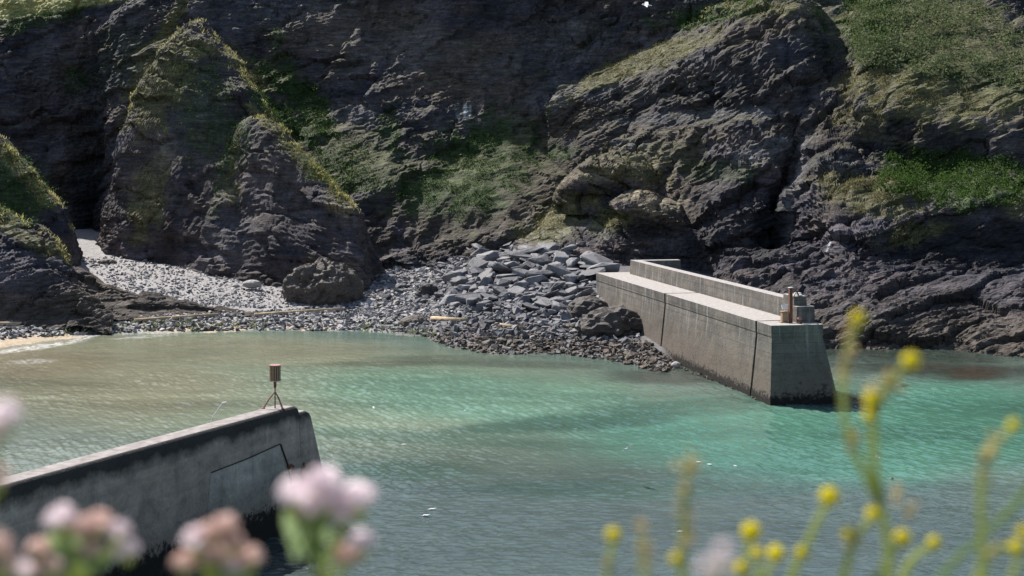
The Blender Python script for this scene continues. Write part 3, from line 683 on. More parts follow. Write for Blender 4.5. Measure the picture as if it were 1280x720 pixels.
special('boulder', 517, 381, 168, (2.9, 2.3, 1.5), 1, M['brownrock'], 21, 'smooth rounded brown boulder alone on the shingle left of the slab heap', 'boulder', jagamp=.14, z=float(beach_z(np.array(-11.6), np.array(168.)))+.15)
special('boulder', 535, 350, 183, (2.4, 1.8, 2.0), 1, M['darkrock'], 23, 'dark pointed boulder on the pale stones below the cliff foot', 'boulder', jagamp=.24, z=float(beach_z(np.array(-10.8), np.array(183.)))+.25)
special('boulder', 845, 459, 137, (.95, .8, .8), 1, M['palerock'], 25, 'small pale boulder standing alone in the shallows beside the breakwater', 'boulder', jagamp=.08, z=.15)
special('boulder', 750, 331, 191, (2.3, 2.0, 2.0), 1, M['palerock'], 27, 'pale blue grey block at the right end of the slab heap', 'boulder', jagamp=.1)
special('boulder', 134, 328, 206, (2.6, 1.4, .9), 1, M['brownrock'], 29, 'flat brown boulder at the back of the pale cove beach', 'boulder', jagamp=.1)
special('boulder', 207, 374, 184, (1.8, 1.2, 1.0), 1, M['darkrock'], 31, 'small dark boulder on pale shingle beside the brown ledge', 'boulder', jagamp=.1)
special('boulder', 315, 355, 190, (2.4, 1.4, 1.0), 1, M['palerock'], 33, 'pale flat boulder in the shade line under the spur', 'boulder', jagamp=.08)
special('boulder', 785, 400, 155, (2.2, 1.8, 1.6), 1, M['brownrock'], 35, 'reddish brown boulder wedged against the breakwater wall', 'boulder', jagamp=.15)
nb = 0
for poly, s0, s1, cnt, lab, grp in zones:
    tries = 0; k = 0
    szs = sorted([s0+(s1-s0)*random.random()**2.0 for _ in range(cnt)], reverse=True)
    for s in szs:
        for _ in range(46):
            x, y, px, py = sample(poly)
            if free(x, y, s, .50): break
        else: continue
        stones.append((x, y, s))
        place(random.choice(SL), 'slate_boulder', x, y, s, .28, lab, grp, sink=.16); nb += 1
# reddish cobble point beside the water: the largest ones
PT = [(545, 428), (600, 418), (720, 412), (800, 440), (815, 458), (700, 441), (610, 441)]
for _ in range(28):
    x, y, px, py = sample(PT); s = random.uniform(.8, 1.5)
    if free(x, y, s, .7):
        stones.append((x, y, s)); place(random.choice(SBn), 'brown_boulder', x, y, s, .3, 'reddish brown cobble on the low stony point at the water edge', 'reddish boulders on the stony point', sink=.1)
# everything smaller: one mass of shingle
HA = [hull_arrays(9, f, 200+i) for i, f in enumerate([.45, .6, .5, .75, .4, .6])]
sr = np.random.default_rng(77); VV = []; FF = []; CC = []; nvt = 0
def shingle(poly, n, s0, s1, cols, lift=.1, tilt=.3):
    global nvt
    for _ in range(n):
        x, y, px, py = sample(poly); s = s0+(s1-s0)*random.random()**2
        v, f = HA[random.randrange(len(HA))]; R = rotm(sr, tilt); v = (v*np.array((s*random.uniform(.8, 1.3), s, s)))@R.T
        z = float(beach_z(np.array(x), np.array(y)))
        v = v+np.array((x, y, z+s*lift)); VV.append(v); FF.append(f+nvt); nvt += len(v)
        c = np.array(cols[random.randrange(len(cols))])*random.uniform(.7, 1.3); CC.append(np.tile(np.append(c, 1), (len(v), 1)))
PG = [(.33, .32, .32), (.28, .27, .27), (.21, .20, .20), (.38, .365, .36), (.16, .155, .16), (.30, .28, .265)]
SG_ = [(.10, .10, .11), (.13, .13, .14), (.08, .08, .088), (.16, .16, .17), (.2, .195, .2)]
BR = [(.085, .068, .058), (.12, .09, .075), (.06, .05, .042), (.09, .085, .085), (.18, .135, .105), (.05, .046, .044), (.13, .125, .13), (.075, .065, .04)]
shingle([(98, 322), (200, 318), (330, 345), (470, 352), (470, 385), (250, 385), (150, 368)], 3400, .22, .75, PG)
shingle([(0, 404), (130, 398), (300, 392), (470, 380), (560, 385), (560, 420), (450, 414), (200, 414), (0, 424)], 3000, .3, 1.1, PG+SG_[2:]+BR[2:4])
shingle([(450, 320), (590, 316), (600, 385), (560, 400), (450, 395)], 2000, .4, 1.3, PG+SG_[3:])
shingle([(560, 315), (757, 310), (790, 400), (800, 430), (560, 420)], 2600, .5, 1.6, SG_, .15)
shingle([(520, 412), (600, 405), (760, 405), (830, 450), (822, 466), (760, 452), (700, 444), (600, 444), (545, 432)], 2600, .3, 1.05, BR)
shingle([(785, 425), (812, 430), (862, 468), (850, 474), (800, 462)], 420, .3, 1.1, BR)
shingle([(170, 396), (430, 386), (430, 392), (170, 402)], 260, .4, .9, PG+BR[2:4], .3)
shingle([(870, 400), (1080, 395), (1090, 436), (1000, 440), (880, 440)], 500, .5, 1.5, SG_+BR[:2])
q0, q1 = on_z(806, 441, 0), on_z(961, 503, 0)          # stones and weed washed along the foot of the far wall
for k in range(260):
    t = random.random()**1.2; c0 = q0+(q1-q0)*t; sz = random.uniform(.12, .42)
    v, f = HA[random.randrange(len(HA))]; v = (v*sz)@rotm(sr, .4).T+np.array((c0[0]+random.gauss(-.05, .22), c0[1], random.uniform(-.03, .08)))
    VV.append(v); FF.append(f+nvt); nvt += len(v); cc = np.array(random.choice([(.06, .055, .035), (.1, .09, .05), (.16, .13, .1), (.05, .045, .04)])); CC.append(np.tile(np.append(cc, 1), (len(v), 1)))
o = mesh_obj('shingle', np.concatenate(VV), np.concatenate(FF).tolist(), M['stone'], col=np.concatenate(CC))
tag(o, 'mass of small grey and brown stones covering the beach', 'shingle', kind='stuff')

# ---------------------------------------------------------------- vegetation masses
def leafmass(name, pts, nrm, size, per, mat, label, cat, spread=.45, upright=.3, aspect=1.0):
    n = len(pts); r = np.random.default_rng(len(pts))
    c = np.repeat(pts, per, 0)+r.normal(size=(n*per, 3))*spread*np.array((1, 1, .7))+np.repeat(nrm, per, 0)*np.abs(r.normal(size=(n*per, 1)))*spread*.8
    a = r.normal(size=(n*per, 3)); a[:, 2] = a[:, 2]*(1-upright)+upright*2.0; a /= np.linalg.norm(a, axis=1)[:, None]
    b = np.cross(a, r.normal(size=(n*per, 3))); b /= np.linalg.norm(b, axis=1)[:, None]
    s = size*r.uniform(.6, 1.4, (n*per, 1)); a = a*s; b = b*s*.5*aspect
    v = np.stack([c-a*.5, c+b*.6, c+a*.6, c-b*.6], 1).reshape(-1, 3)
    f = np.arange(n*per*4).reshape(-1, 4).tolist()
    return tag(mesh_obj(name, v, f, mat), label, cat, kind='stuff')
AP = np.concatenate([g[0].reshape(-1, 3) for g in ALLG]); AN = np.concatenate([normals(g[0]).reshape(-1, 3) for g in ALLG])
AN = np.where((AN[:, 1:2] > 0) & (AN[:, 2:3] < 0), -AN, AN)
AD = np.concatenate([g[1].ravel() for g in ALLG]); AB = np.concatenate([g[2].ravel() for g in ALLG])
apx, apy = proj(AP); r0 = np.random.default_rng(42)
infr = (apx > -60) & (apx < 1340) & (apy > -60) & (apy < 330)
def pick(mask, n):
    i = np.flatnonzero(mask & infr); i = r0.choice(i, min(n, len(i)), replace=False); return AP[i], AN[i]
tr = (apx > 1075) & (apy < 112+(apx-1280)*.15) & ((AD > .45) | (AB > .45)) & (AP[:, 1] < 262)
leafmass('bramble_thicket', *pick(tr & (fbm(AP/2.6, 2) > -.12), 5200), .34, 6, M['bramble'], 'pale green bramble scrub over the top of the right-hand cliff', 'scrub', .5)
gp = (apx > 1100) & (apy > 185) & (apy < 262) & (AD > .45)
leafmass('green_scrub', *pick(gp & (fbm(AP/2.2, 2) > -.14), 2400), .28, 6, M['fern'], 'dense dark green scrub patch on the ledge of the right-hand cliff', 'scrub', .38)
gu = (apx > 340) & (apx < 720) & (AD > .62) & (fbm(AP/3.0+5, 2) > -.05)
leafmass('cliff_plants', *pick(gu, 2600), .20, 5, M['fern'], 'dark green plants creeping over the middle of the cliff', 'plants', .16)
gt = (apx > 820) & (apx < 1110) & (apy < 60) & (AD > .5)
leafmass('cliff_ivy', *pick(gt, 1800), .32, 5, M['fern'], 'dark green growth in the gully at the top of the cliff', 'plants', .3)
gr = (AB > .5) & ~tr & (AN[:, 2] > .25)
leafmass('cliff_grass', *pick(gr & (fbm(AP/2.4+9, 2) > -.02), 8000), .28, 4, M['drygrass'], 'sunlit dry grass along the ridges and ledges of the cliff', 'grass', .22, .8, .45)
lf = (apx < 460) & (AD > .35)
leafmass('spur_plants', *pick(lf, 2600), .28, 5, M['fern'], 'low dark green plants on the spur and the left headlands', 'plants', .28)
# back-lit grass fringing the crests
cp = []
for nm, x0, x1, dens, dep in (('headland_spur', 160, 345, 9, 1.6), ('headland_buttress', 322, 450, 10, .9), ('left_headland', -60, 92, 9, 1.2), ('left_rocks', -60, 86, 8, 1.2), ('cliff_massif', 735, 1010, 5, 1.6)):
    G = CREST[nm]; qx, qy = proj(G)
    for i in range(G.shape[0]):
        j = int(np.argmin(qy[i])); p = G[i, j]
        if not (x0 < qx[i, j] < x1): continue
        for _ in range(dens):
            if fbm(np.array(p)/3.0, 2)*1.6+.45 < random.random(): continue
            jj = max(0, min(G.shape[1]-1, j-int(abs(random.gauss(0, dep))/.3))); cp.append(G[i, jj])
cp = np.array(cp)
leafmass('crest_grass', cp, np.tile((0, -.2, 1.), (len(cp), 1)), .38, 4, M['crestgrass'], 'back-lit yellow green grass fringing the crests of the headlands', 'grass', .16, .85, .3)
# green weed along the tide line
ws = [sample([(95, 405), (250, 402), (330, 408), (330, 414), (120, 417), (40, 424), (90, 414)])[:2] for _ in range(150)]
ws += [sample([(440, 408), (545, 416), (555, 426), (440, 414)])[:2] for _ in range(50)]
ws = np.array([(x, y, float(beach_z(np.array(x), np.array(y)))+.12) for x, y in ws])
ws[:, 2] -= .03
leafmass('green_seaweed', ws, np.tile((0, 0, 1.), (len(ws), 1)), .26, 4, M['weed'], 'patchy green weed on stones along the tide line', 'seaweed', .28, -1)

# ---------------------------------------------------------------- far breakwater
def stack(name, rings, O, d, r, mat, parent, bev=.05, sub=True, uvo=0):
    """rings: (a0,a1,c0,c1,z) rectangles in wall coordinates, joined upwards; uv = metres along / height"""
    vs = []; uv = []
    for (a0, a1, c0, c1, z) in rings:
        for (a, c) in ((a0, c0), (a0, c1), (a1, c1), (a1, c0)):
            vs.append((O[0]+d[0]*a+r[0]*c, O[1]+d[1]*a+r[1]*c, z)); uv.append((a, c, z))
    n = len(rings); f = [(3, 2, 1, 0)]
    for i in range(n-1):
        for k in range(4): f.append((i*4+k, i*4+(k+1) % 4, (i+1)*4+(k+1) % 4, (i+1)*4+k))
    f.append(tuple((n-1)*4+k for k in range(4)))
    o = mesh_obj(name, vs, f, mat, parent); me = o.data; L = me.uv_layers.new(name='uv')
    for p in me.polygons:
        fi = p.index; side = (fi-1) % 4 if 0 < fi < len(f)-1 else -1
        for li in p.loop_indices:
            a, c, z = uv[me.loops[li].vertex_index]
            L.data[li].uv = (c+uvo, z) if side in (0, 2) else ((a+uvo, z) if side in (1, 3) else (a+uvo, c+9))
        if len(me.materials) > 1 and fi == len(f)-1: p.material_index = 1
    if bev: bevel(o, bev)
    return o
O2 = (21.35, 116.9); d2 = Vector((-.203, 1, 0)).normalized(); r2 = Vector((d2.y, -d2.x, 0))
bw = empty('breakwater', (0, 0, 0)); tag(bw, 'far concrete breakwater with raised parapet running out from the cliff', 'breakwater')
HT = 6.4; CW = [M['conc'], M['deck']]
def wallsec(a0, a1, first=False, W_=4.45):
    k = .115
    def ring(z, o=0): 
        b = max(0, (5.45-z))*k; return (a0-(b*1.7 if first else 0)-(o if first else 0), a1, -b*.9-o, W_+b*1.6+o, z)
    return stack('wall_section', [ring(-1.2), ring(1.2), ring(5.42), ring(5.46, .05), ring(HT, .05)], O2, d2, r2, CW, bw, .06)
wallsec(0, 3.15, True); wallsec(3.55, 28.5); wallsec(28.95, 56)
stack('joint_shade', [(3.1, 29.2, -.62, 4.0, -1.2), (3.1, 29.2, .12, 4.0, 5.4), (3.1, 29.2, .15, 4.0, HT-.12)], O2, d2, r2, M['dark'], bw, 0)  # black inner core paints the recess shade between wall sections
stack('parapet', [(4.6, 53.5, 3.42, 4.70, HT+.003), (4.6, 53.5, 3.50, 4.62, HT+1.66)], O2, d2, r2, CW, bw, .04)
stack('parapet_return', [(52.2, 53.5, 4.64, 9.4, HT-3), (52.25, 53.45, 4.64, 9.4, HT+1.655)], O2, d2, r2, CW, bw, .04)
stack('end_block', [(1.4, 4.55, 2.75, 4.42, HT+.004), (1.45, 4.55, 2.8, 4.38, HT+1.35)], O2, d2, r2, CW, bw, .04)
stack('end_block_top', [(2.1, 4.5, 2.81, 4.0, HT+1.354), (2.15, 4.5, 2.84, 3.95, HT+2.15)], O2, d2, r2, CW, bw, .04)
def L2(a, c, z): v = Vector((O2[0], O2[1], 0))+d2*a+r2*c; return (v.x, v.y, z)
R2 = Matrix((r2, d2, Vector((0, 0, 1)))).transposed()
p = empty('rusty_post', L2(1.6, 2.3, HT)); tag(p, 'rusty iron post with curved brace at the seaward end of the far breakwater', 'post')
def sub(mb): mb.v = [tuple(Vector(q)-p.location) for q in mb.v]; return mb
m = MB(); m.box(L2(1.6, 2.3, HT+1.45), (.26, .30, 2.9), R2); sub(m).build('post', M['rust'], p)
m = MB(); m.box(L2(1.6, 2.3, HT+2.93), (.32, .36, .06), R2); sub(m).build('cap', M['white'], p)
m = MB(); m.tube([L2(1.6, 2.42, HT+2.85), L2(1.75, 2.75, HT+2.75), L2(1.95, 3.05, HT+2.5), L2(2.15, 3.3, HT+2.12), L2(2.25, 3.42, HT+1.8)], .055, 8); sub(m).build('brace', M['rust'], p)
m = MB(); m.tube([L2(1.6, 2.42, HT+1.9), L2(1.9, 2.9, HT+2.45), L2(2.0, 3.0, HT+2.42)], .04, 6); sub(m).build('brace', M['rust'], p)
m = MB(); m.box(L2(1.85, 1.85, HT+.5), (.5, .45, .75), R2); m.box(L2(1.85, 1.85, HT+.05), (.8, .6, .1), R2); m.box(L2(1.85, 1.85, HT+.92), (.62, .55, .06), R2); bevel(sub(m).build('equipment_box', M['basket'], p), .02)
m = MB(); m.box(L2(1.9, 1.9, HT+1.3), (.5, .06, .42), R2@Matrix.Rotation(-.7, 3, 'X')); m.tube([L2(1.9, 1.92, HT+.9), L2(1.9, 1.92, HT+1.25)], .03); sub(m).build('white_panel', M['white'], p)
bo = empty('bollard', L2(.75, 2.75, HT)); tag(bo, 'small rusty mushroom bollard on the deck corner of the far breakwater', 'bollard')
m = MB(); m.tube([(0, 0, 0), (0, 0, .05), (0, 0, .06), (0, 0, .35)], [.2, .2, .11, .1], 14); m.build('stem', M['rust'], bo, True)
m = MB(); m.ball((0, 0, .42), (.22, .22, .15), 14, 8); m.build('cap', M['redpaint'], bo, True)
tp = empty('block', L2(2.9, 3.5, HT+2.16)); tag(tp, 'small pale fitting on top of the end block of the far breakwater', 'fitting')
m = MB(); m.box((0, 0, .1), (.45, .5, .2), R2); m.box((.1, -.55, .05), (.25, .25, .1), R2); bevel(m.build('cover', M['white'], tp), .02)

# ---------------------------------------------------------------- near breakwater
HN = 6.5
O1 = on_z(374, 507, HN)[:2]; d1 = -Vector((.484, 1, 0)).normalized(); r1 = Vector((-d1.y, d1.x, 0))    # d1 runs back towards the camera, r1 to the camera-side face
if r1.x < 0: r1 = -r1
nw = empty('breakwater', (0, 0, 0)); tag(nw, 'near concrete breakwater with dark stained face, reaching in from the lower left', 'breakwater')
ob = None
def near_sec(name, a0, a1, top, c_in, c_out, endbat, mats, lowz=-1.5):
    n = 7; rings = []
    for z in (lowz, 0, 2.2, 4.2, top-.35, top-.1, top):
        rd = .0 if z < top-.2 else (.06 if z < top-.05 else .22)
        b = (top-z)*.05; e = (top-z)*endbat
        rings.append((a0-e+rd, a1, c_in-b+rd, c_out+b-rd, z))
    return stack(name, rings, O1, d1, r1, mats, nw, .09)
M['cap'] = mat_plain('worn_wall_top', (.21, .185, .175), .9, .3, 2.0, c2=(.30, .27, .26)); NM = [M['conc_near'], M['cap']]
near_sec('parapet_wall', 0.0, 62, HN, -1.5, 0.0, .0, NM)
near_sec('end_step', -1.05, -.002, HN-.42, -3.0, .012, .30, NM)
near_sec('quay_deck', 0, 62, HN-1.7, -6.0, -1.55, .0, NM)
def N1(a, c, z): v = Vector((O1[0], O1[1], 0))+d1*a+r1*c; return (v.x, v.y, z)
# raised render patch with its dark edge grooves
m = MB()
def fc(a, z, o=.05): return N1(a, (HN-z)*.05+o, z)
pa = [(2.0, 4.7), (1.05, 1.4), (8.6, .9), (7.9, 4.35)]
front = [fc(a, z, .02) for a, z in pa]; back = [fc(a, z, -.1) for a, z in pa]
m.add(front+back, [(0, 1, 2, 3), (7, 6, 5, 4)]+[(i, (i+1) % 4, 4+(i+1) % 4, 4+i) for i in range(4)])
po = m.build('render_patch', M['patch'], nw); L = po.data.uv_layers.new(name='uv')
for pl in po.data.polygons:
    for li in pl.loop_indices:
        vi = po.data.loops[li].vertex_index % 4; L.data[li].uv = pa[vi]
bevel(po, .02)
m = MB(); m.tube([fc(7.9, 4.40, .06), fc(5, 4.52, .06), fc(2.0, 4.76, .06)], .028, 6); m.tube([fc(1.95, 4.72, .06), fc(1.4, 3.6, .06), fc(.98, 1.6, .06)], .042, 6)
m.build('patch_joint', M['dark'], nw)
m = MB(); m.ball(fc(1.1, 3.35, .03), (.22, .12, .16), 8, 6, .2); m.ball(fc(-.2, 3.2, .0), (.1, .1, .16), 8, 6, .2); m.build('rusty_fixing', M['rust'], nw)
# tripod beacon
ba = 1.25; base = Vector(N1(ba, -.72, HN))
be = empty('tripod_beacon', base); tag(be, 'rusty tripod beacon with slatted drum on the tip of the near breakwater', 'beacon')
m = MB(); m.tube([(0, 0, 0), (0, 0, 1.45)], .035, 8); m.tube([(0, 0, 1.1), (0, 0, 1.15), (0, 0, 1.4), (0, 0, 1.44)], [.05, .08, .08, .04], 10); m.build('mast', M['rust'], be)
for q in ((-.62, -.15, 0), (.45, -.2, 0), (.3, .5, -.05)):
    m = MB(); m.tube([(q[0], q[1], q[2]), (q[0]*.52, q[1]*.52, .5), (0, 0, .9)], [.05, .045, .035], 8); m.box((q[0], q[1], q[2]+.02), (.16, .16, .04)); m.build('leg', M['redpaint'], be)
dr = MB()
for k in range(14):
    a = 2*math.pi*k/14; dr.box((.29*math.cos(a), .29*math.sin(a), 1.93), (.085, .02, .78), Matrix.Rotation(a+math.pi/2, 3, 'Z'))
dr.build('slatted_drum', M['basket'], be)
m = MB(); m.tube([(0, 0, 1.55), (0, 0, 2.3)], .255, 18); m.build('drum_core', M['dark'], be)  # dark tube added as the shade inside the drum, behind the slats
for z in (1.50, 2.30): m = MB(); m.tube([(0, 0, z), (0, 0, z+.055)], .32, 18); m.build('drum_rim', M['redpaint'], be)
m = MB(); m.ball((.06, 0, 1.46), (.06, .06, .06), 8, 6); m.build('light_bulb_housing', M['white'], be)
# bent grab rail
ra = Vector(N1(4.5, -2.3, HN-1.7)); hr = empty('grab_rail', ra); tag(hr, 'thin bent white grab rail rising behind the near breakwater parapet', 'rail')
for dx in (0, .5):
    e = Vector(d1)*(-dx)
    m = MB(); m.tube([e+Vector((-.5, 0, 0)), e+Vector((-.1, .1, 1.6)), e+Vector((.42, .1, 2.35)), e+Vector((.62, .1, 2.4)), e+Vector((.66, .1, 2.3))], .03, 8)
    if dx == 0: m.build('rail_tube', M['white'], hr)
# ---------------------------------------------------------------- sandy concrete pipe run on the beach
def pipe_run(pts, label, rad=.27):
    P = []
    for px, py in pts:
        Y = 165.
        for _ in range(14):
            z = float(beach_z(np.array((px-640)/F*Y), np.array(Y)))+.25; Y = .5*Y+.5*(CAMZ-z)*F/(py-HY)
        P.append(((px-640)/F*Y, Y, CAMZ-(py-HY)/F*Y))
    m = MB(); c = Vector(P[0]); m.tube([Vector(q)-c for q in P], rad, 10); o = m.build('buried_pipe', M['sand'], None, True); o.location = c
    return tag(o, label, 'pipe')
pipe_run([(-20, 405), (60, 405), (130, 403)], 'sandy concrete pipe along the tide line at the left edge')
pipe_run([(168, 401), (210, 398), (273, 394)], 'sandy concrete pipe half buried beside the brown ledge')
pipe_run([(318, 394), (362, 391), (425, 387)], 'sandy concrete pipe crossing the shingle below the crag')
pipe_run([(540, 398), (584, 401)], 'short sandy pipe end among the dark slate stones', .3)
pipe_run([(606, 404), (655, 411)], 'sandy pipe length on the stony point below the slab heap')

# ---------------------------------------------------------------- gulls
def gull_mesh(kind):
    m = MB()
    m.tube([(-.26, 0, .0), (-.2, 0, .01), (-.08, 0, .02), (.06, 0, .03), (.15, 0, .055), (.2, 0, .09), (.25, 0, .095), (.28, 0, .08), (.34, 0, .07)], [.012, .04, .075, .08, .06, .045, .048, .025, .006], 10)
    m.add([(-.22, -.03, .01), (-.22, .03, .01), (-.38, .07, .0), (-.38, -.07, .0), (-.22, 0, .03), (-.38, 0, .015)], [(0, 4, 5, 3), (4, 1, 2, 5), (0, 3, 2, 1)])
    if kind == 'fly':
        for s in (-1, 1):
            top = [(.14, .05, .05), (.17, .30, .17), (.10, .55, .16), (-.1, .78, .08), (-.08, .52, .13), (-.12, .28, .13), (-.14, .05, .04)]
            v = [(x, s*y, z) for x, y, z in top]+[(x, s*y, z-.015) for x, y, z in top]; k = 7
            m.add(v, [tuple(range(k)), tuple(range(2*k-1, k-1, -1))]+[(i, (i+1) % k, k+(i+1) % k, k+i) for i in range(k)])
    else:
        for s in (-1, 1): m.ball((-.07, s*.055, .045), (.2, .035, .05), 8, 6)
    return m
def gull(kind, P, rz, label, tilt=0, sc=1.0):
    o = gull_mesh(kind).build('gull', M['gull'], None, True); o.location = P; o.rotation_euler = (tilt, 0, rz); o.scale = (sc,)*3; tag(o, label, 'gull'); return o
gull('fly', W(808, 7, 150), 3.0, 'white gull gliding high in front of the cliff top', -.35, 1.5)
gull('fly', W(785, 561, 88), .5, 'white gull banking low over the turquoise water, wings raised', -.5, .75)
gull('fly', W(1097, 572, 90), 2.2, 'white gull flying low behind the tall yellow flowers', .7, .7)
for px, py, lab, sc in [(541, 637, 'white gull swimming right of the near breakwater, upper of a pair', .75), (533, 645, 'white gull swimming right of the near breakwater, lower of a pair', .75), (467, 510, 'white gull floating off the tip of the near breakwater', .7),
                        (580, 514, 'tiny white gull floating in the middle of the cove', .7), (873, 578, 'tiny white gull floating just right of a blurred flower spike', .6), (887, 581, 'tiny white gull floating, middle of a row of three', .6), (920, 583, 'tiny white gull floating, rightmost of a row of three', .6), (851, 665, 'tiny white gull floating beside the yellow flower stalk', .6),
                        (505, 556, 'tiny white gull floating alone above dark ripples', .6)]:
    q = on_z(px, py, 0.02); gull('swim', q, random.uniform(0, 6.28), lab, 0, sc)

# ---------------------------------------------------------------- foreground bank and flowers (close to the lens, out of focus)
gx = np.linspace(-9, 9, 120); gy = np.linspace(-8, 2.6, 80); GX, GY = np.meshgrid(gx, gy, indexing='ij')
GZ = 18.75-.12*np.maximum(GY, 0)-3.5*np.maximum(GY-1.35, 0)**1.5+.06*fbm(np.stack([GX, GY, GX*0], -1)/.5, 3)
idx = np.arange(GX.size).reshape(GX.shape); fq = np.stack([idx[:-1, :-1], idx[1:, :-1], idx[1:, 1:], idx[:-1, 1:]], -1).reshape(-1, 4).tolist()
gcol = np.tile((.05, .07, .02, 1), (GX.size, 1))
tag(mesh_obj('grass_bank', np.stack([GX, GY, GZ], -1).reshape(-1, 3), fq, M['stone'], smooth=True, col=gcol), 'grassy bank of the near clifftop', kind='structure')
def ground(x, y): return 18.75-.12*max(y, 0)-3.5*max(y-1.35, 0)**1.5
bp = np.array([(random.uniform(-3, 3), random.uniform(.2, 1.6)) for _ in range(2600)]); bp = np.array([(x, y, ground(x, y)+.06) for x, y in bp])
leafmass('bank_grass', bp, np.tile((0, 0, 1.), (len(bp), 1)), .16, 4, M['bankgrass'], 'short green grass on the near bank', 'grass', .04, .9, .25)
def petals(m, c, r, n, ax):
    ax = Vector(ax).normalized(); a = ax.cross(Vector((.3, .2, 1))).normalized(); b = ax.cross(a)
    for k in range(n):
        t = 2*math.pi*k/n; u = (a*math.cos(t)+b*math.sin(t)); w = (-a*math.sin(t)+b*math.cos(t)); c = Vector(c)
        m.add([c, c+u*r*.6+w*r*.35+ax*r*.2, c+u*r+ax*r*.1, c+u*r*.6-w*r*.35+ax*r*.2], [(0, 1, 2, 3)])
def yellow_head(P, r, parent, mat='yellow'):
    m = MB(); P = Vector(P)-parent.location
    for _ in range(26):
        v = Vector((random.gauss(0, 1), random.gauss(0, 1), random.gauss(.3, 1))).normalized(); petals(m, P+v*r*.62, r*.55, 4, v)
    m.ball(P, r*.62, 10, 7); return m.build('flower_head', M[mat], parent)
def bud_cluster(P, r, parent, mat='bud'):
    m = MB(); P = Vector(P)-parent.location
    for _ in range(9):
        v = Vector((random.gauss(0, .5), random.gauss(0, .5), random.gauss(0, .8)))*r; m.ball(P+v, (r*.3, r*.3, r*.42), 7, 5)
    return m.build('bud_cluster', M[mat], parent)
def stalk(pts, d, r, parent, name='stem', mat='stem'):
    P = [Vector(W(x, y, d))-parent.location for x, y in pts]
    base = Vector(W(pts[-1][0], pts[-1][1], d)); gxx, gyy = base.x, d-.02
    bottom = Vector((gxx+.01, gyy, ground(gxx, gyy)-.02))
    if name == 'stem' and pts[-1][1] >= 715: P += [((P[-1]+parent.location)*.5+bottom*.5)-parent.location, bottom-parent.location]
    m = MB(); n = len(P); m.tube(P, [r*(.7+.6*i/(n-1)) for i in range(n)], 7); return m.build(name, M[mat], parent, True)
def plant(d, stems, heads, buds, label, d_leaf=None, leaves=()):
    x0, y0 = stems[0][-1]; b = W(x0, y0, d); pl = empty('yellow_flower', (b[0], d, ground(b[0], d))); tag(pl, label, 'flower', 'yellow flowers leaning over the near bank')
    for s in stems: stalk(s, d, .0028*d if len(s) > 3 else .0024*d, pl)
    for x, y, r in heads: yellow_head(W(x, y, d), r/F*d*1.05, pl)
    for x, y, r in buds: bud_cluster(W(x, y, d), r/F*d*1.1, pl)
    for ln in leaves:
        P = [Vector(W(x, y, d))-pl.location for x, y in ln]; m = MB(); w = .011; vs = []
        for i, q in enumerate(P):
            ww = w*math.sin(math.pi*(i+.35)/(len(P)+.1)); vs += [q+Vector((ww, 0, ww*.6)), q-Vector((ww, 0, ww*.6)), q+Vector((0, .003, 0))]
        fs = []
        for i in range(len(P)-1): k = i*3; fs += [(k, k+2, k+5, k+3), (k+2, k+1, k+4, k+5), (k+1, k, k+3, k+4)]
        m.add(vs, fs); m.build('leaf', M['leaf'], pl, True)
    return pl
plant(1.12, [[(1073, 400), (1062, 430), (1053, 470), (1055, 520), (1065, 560), (1085, 600), (1103, 640), (1110, 680), (1112, 730)], [(1139, 452), (1118, 470), (1098, 500), (1090, 530), (1092, 580), (1100, 630)]],
      [(1073, 398, 11), (1139, 451, 13), (1090, 500, 12), (1088, 520, 10)], [(1066, 414, 7), (1060, 440, 9), (1055, 462, 9), (1118, 470, 10), (1108, 482, 9), (1095, 490, 8), (1064, 552, 9), (1120, 612, 9), (1138, 634, 8)],
      'tallest yellow flower spike, forked, rising beside the far breakwater')
plant(1.05, [[(864, 575), (858, 600), (855, 640), (853, 690), (853, 730)]], [(845, 699, 9)], [(863, 575, 9), (858, 594, 9), (857, 612, 8), (855, 632, 8), (860, 664, 9), (856, 684, 9)], 'straight buff and yellow flower spike left of the yellow balls')
plant(1.22, [[(1037, 623), (1022, 650), (1008, 680), (995, 705), (985, 735)]], [(1037, 621, 14), (1003, 691, 10)], [], 'yellow ball flower on a leaning stalk with a smaller ball below it')
plant(1.22, [[(939, 667), (934, 690), (932, 732)]], [(939, 665, 14), (927, 711, 11)], [], 'large yellow ball flower with a second ball directly under it')
plant(1.24, [[(949, 694), (948, 712), (945, 735)], [(970, 694), (962, 712), (948, 733)]], [(947, 692, 9), (970, 692, 12)], [], 'pair of touching yellow ball flowers')
plant(1.2, [[(1091, 644), (1075, 665), (1062, 690), (1052, 732)]], [(1091, 642, 10), (1060, 667, 9)], [(1065, 668, 8)], 'small yellow ball flower with buff bud beneath, left of the thick stalk')
plant(1.18, [[(1128, 675), (1112, 695), (1090, 732)]], [(1128, 673, 12)], [], 'bright yellow ball flower right of the thick stalk')
plant(1.22, [[(1168, 680), (1150, 690), (1135, 705), (1125, 732)]], [(1168, 679, 10)], [], 'small yellow ball flower on a curving stalk, right of its larger neighbour')
plant(1.15, [[(767, 671), (763, 695), (757, 733)]], [(767, 669, 11)], [(760, 712, 7)], 'lone yellow ball flower left of all the others')
plant(1.0, [[(802, 662), (803, 690), (806, 733)]], [], [(802, 662, 9), (804, 682, 8), (807, 700, 8)], 'faded buff flower spike between two yellow ones')
plant(1.08, [[(1267, 534), (1240, 558), (1227, 590), (1226, 630), (1229, 735)]], [(1267, 532, 9)], [(1240, 560, 10), (1232, 576, 9), (1229, 594, 8)], 'buff and yellow flower spike near the right edge')
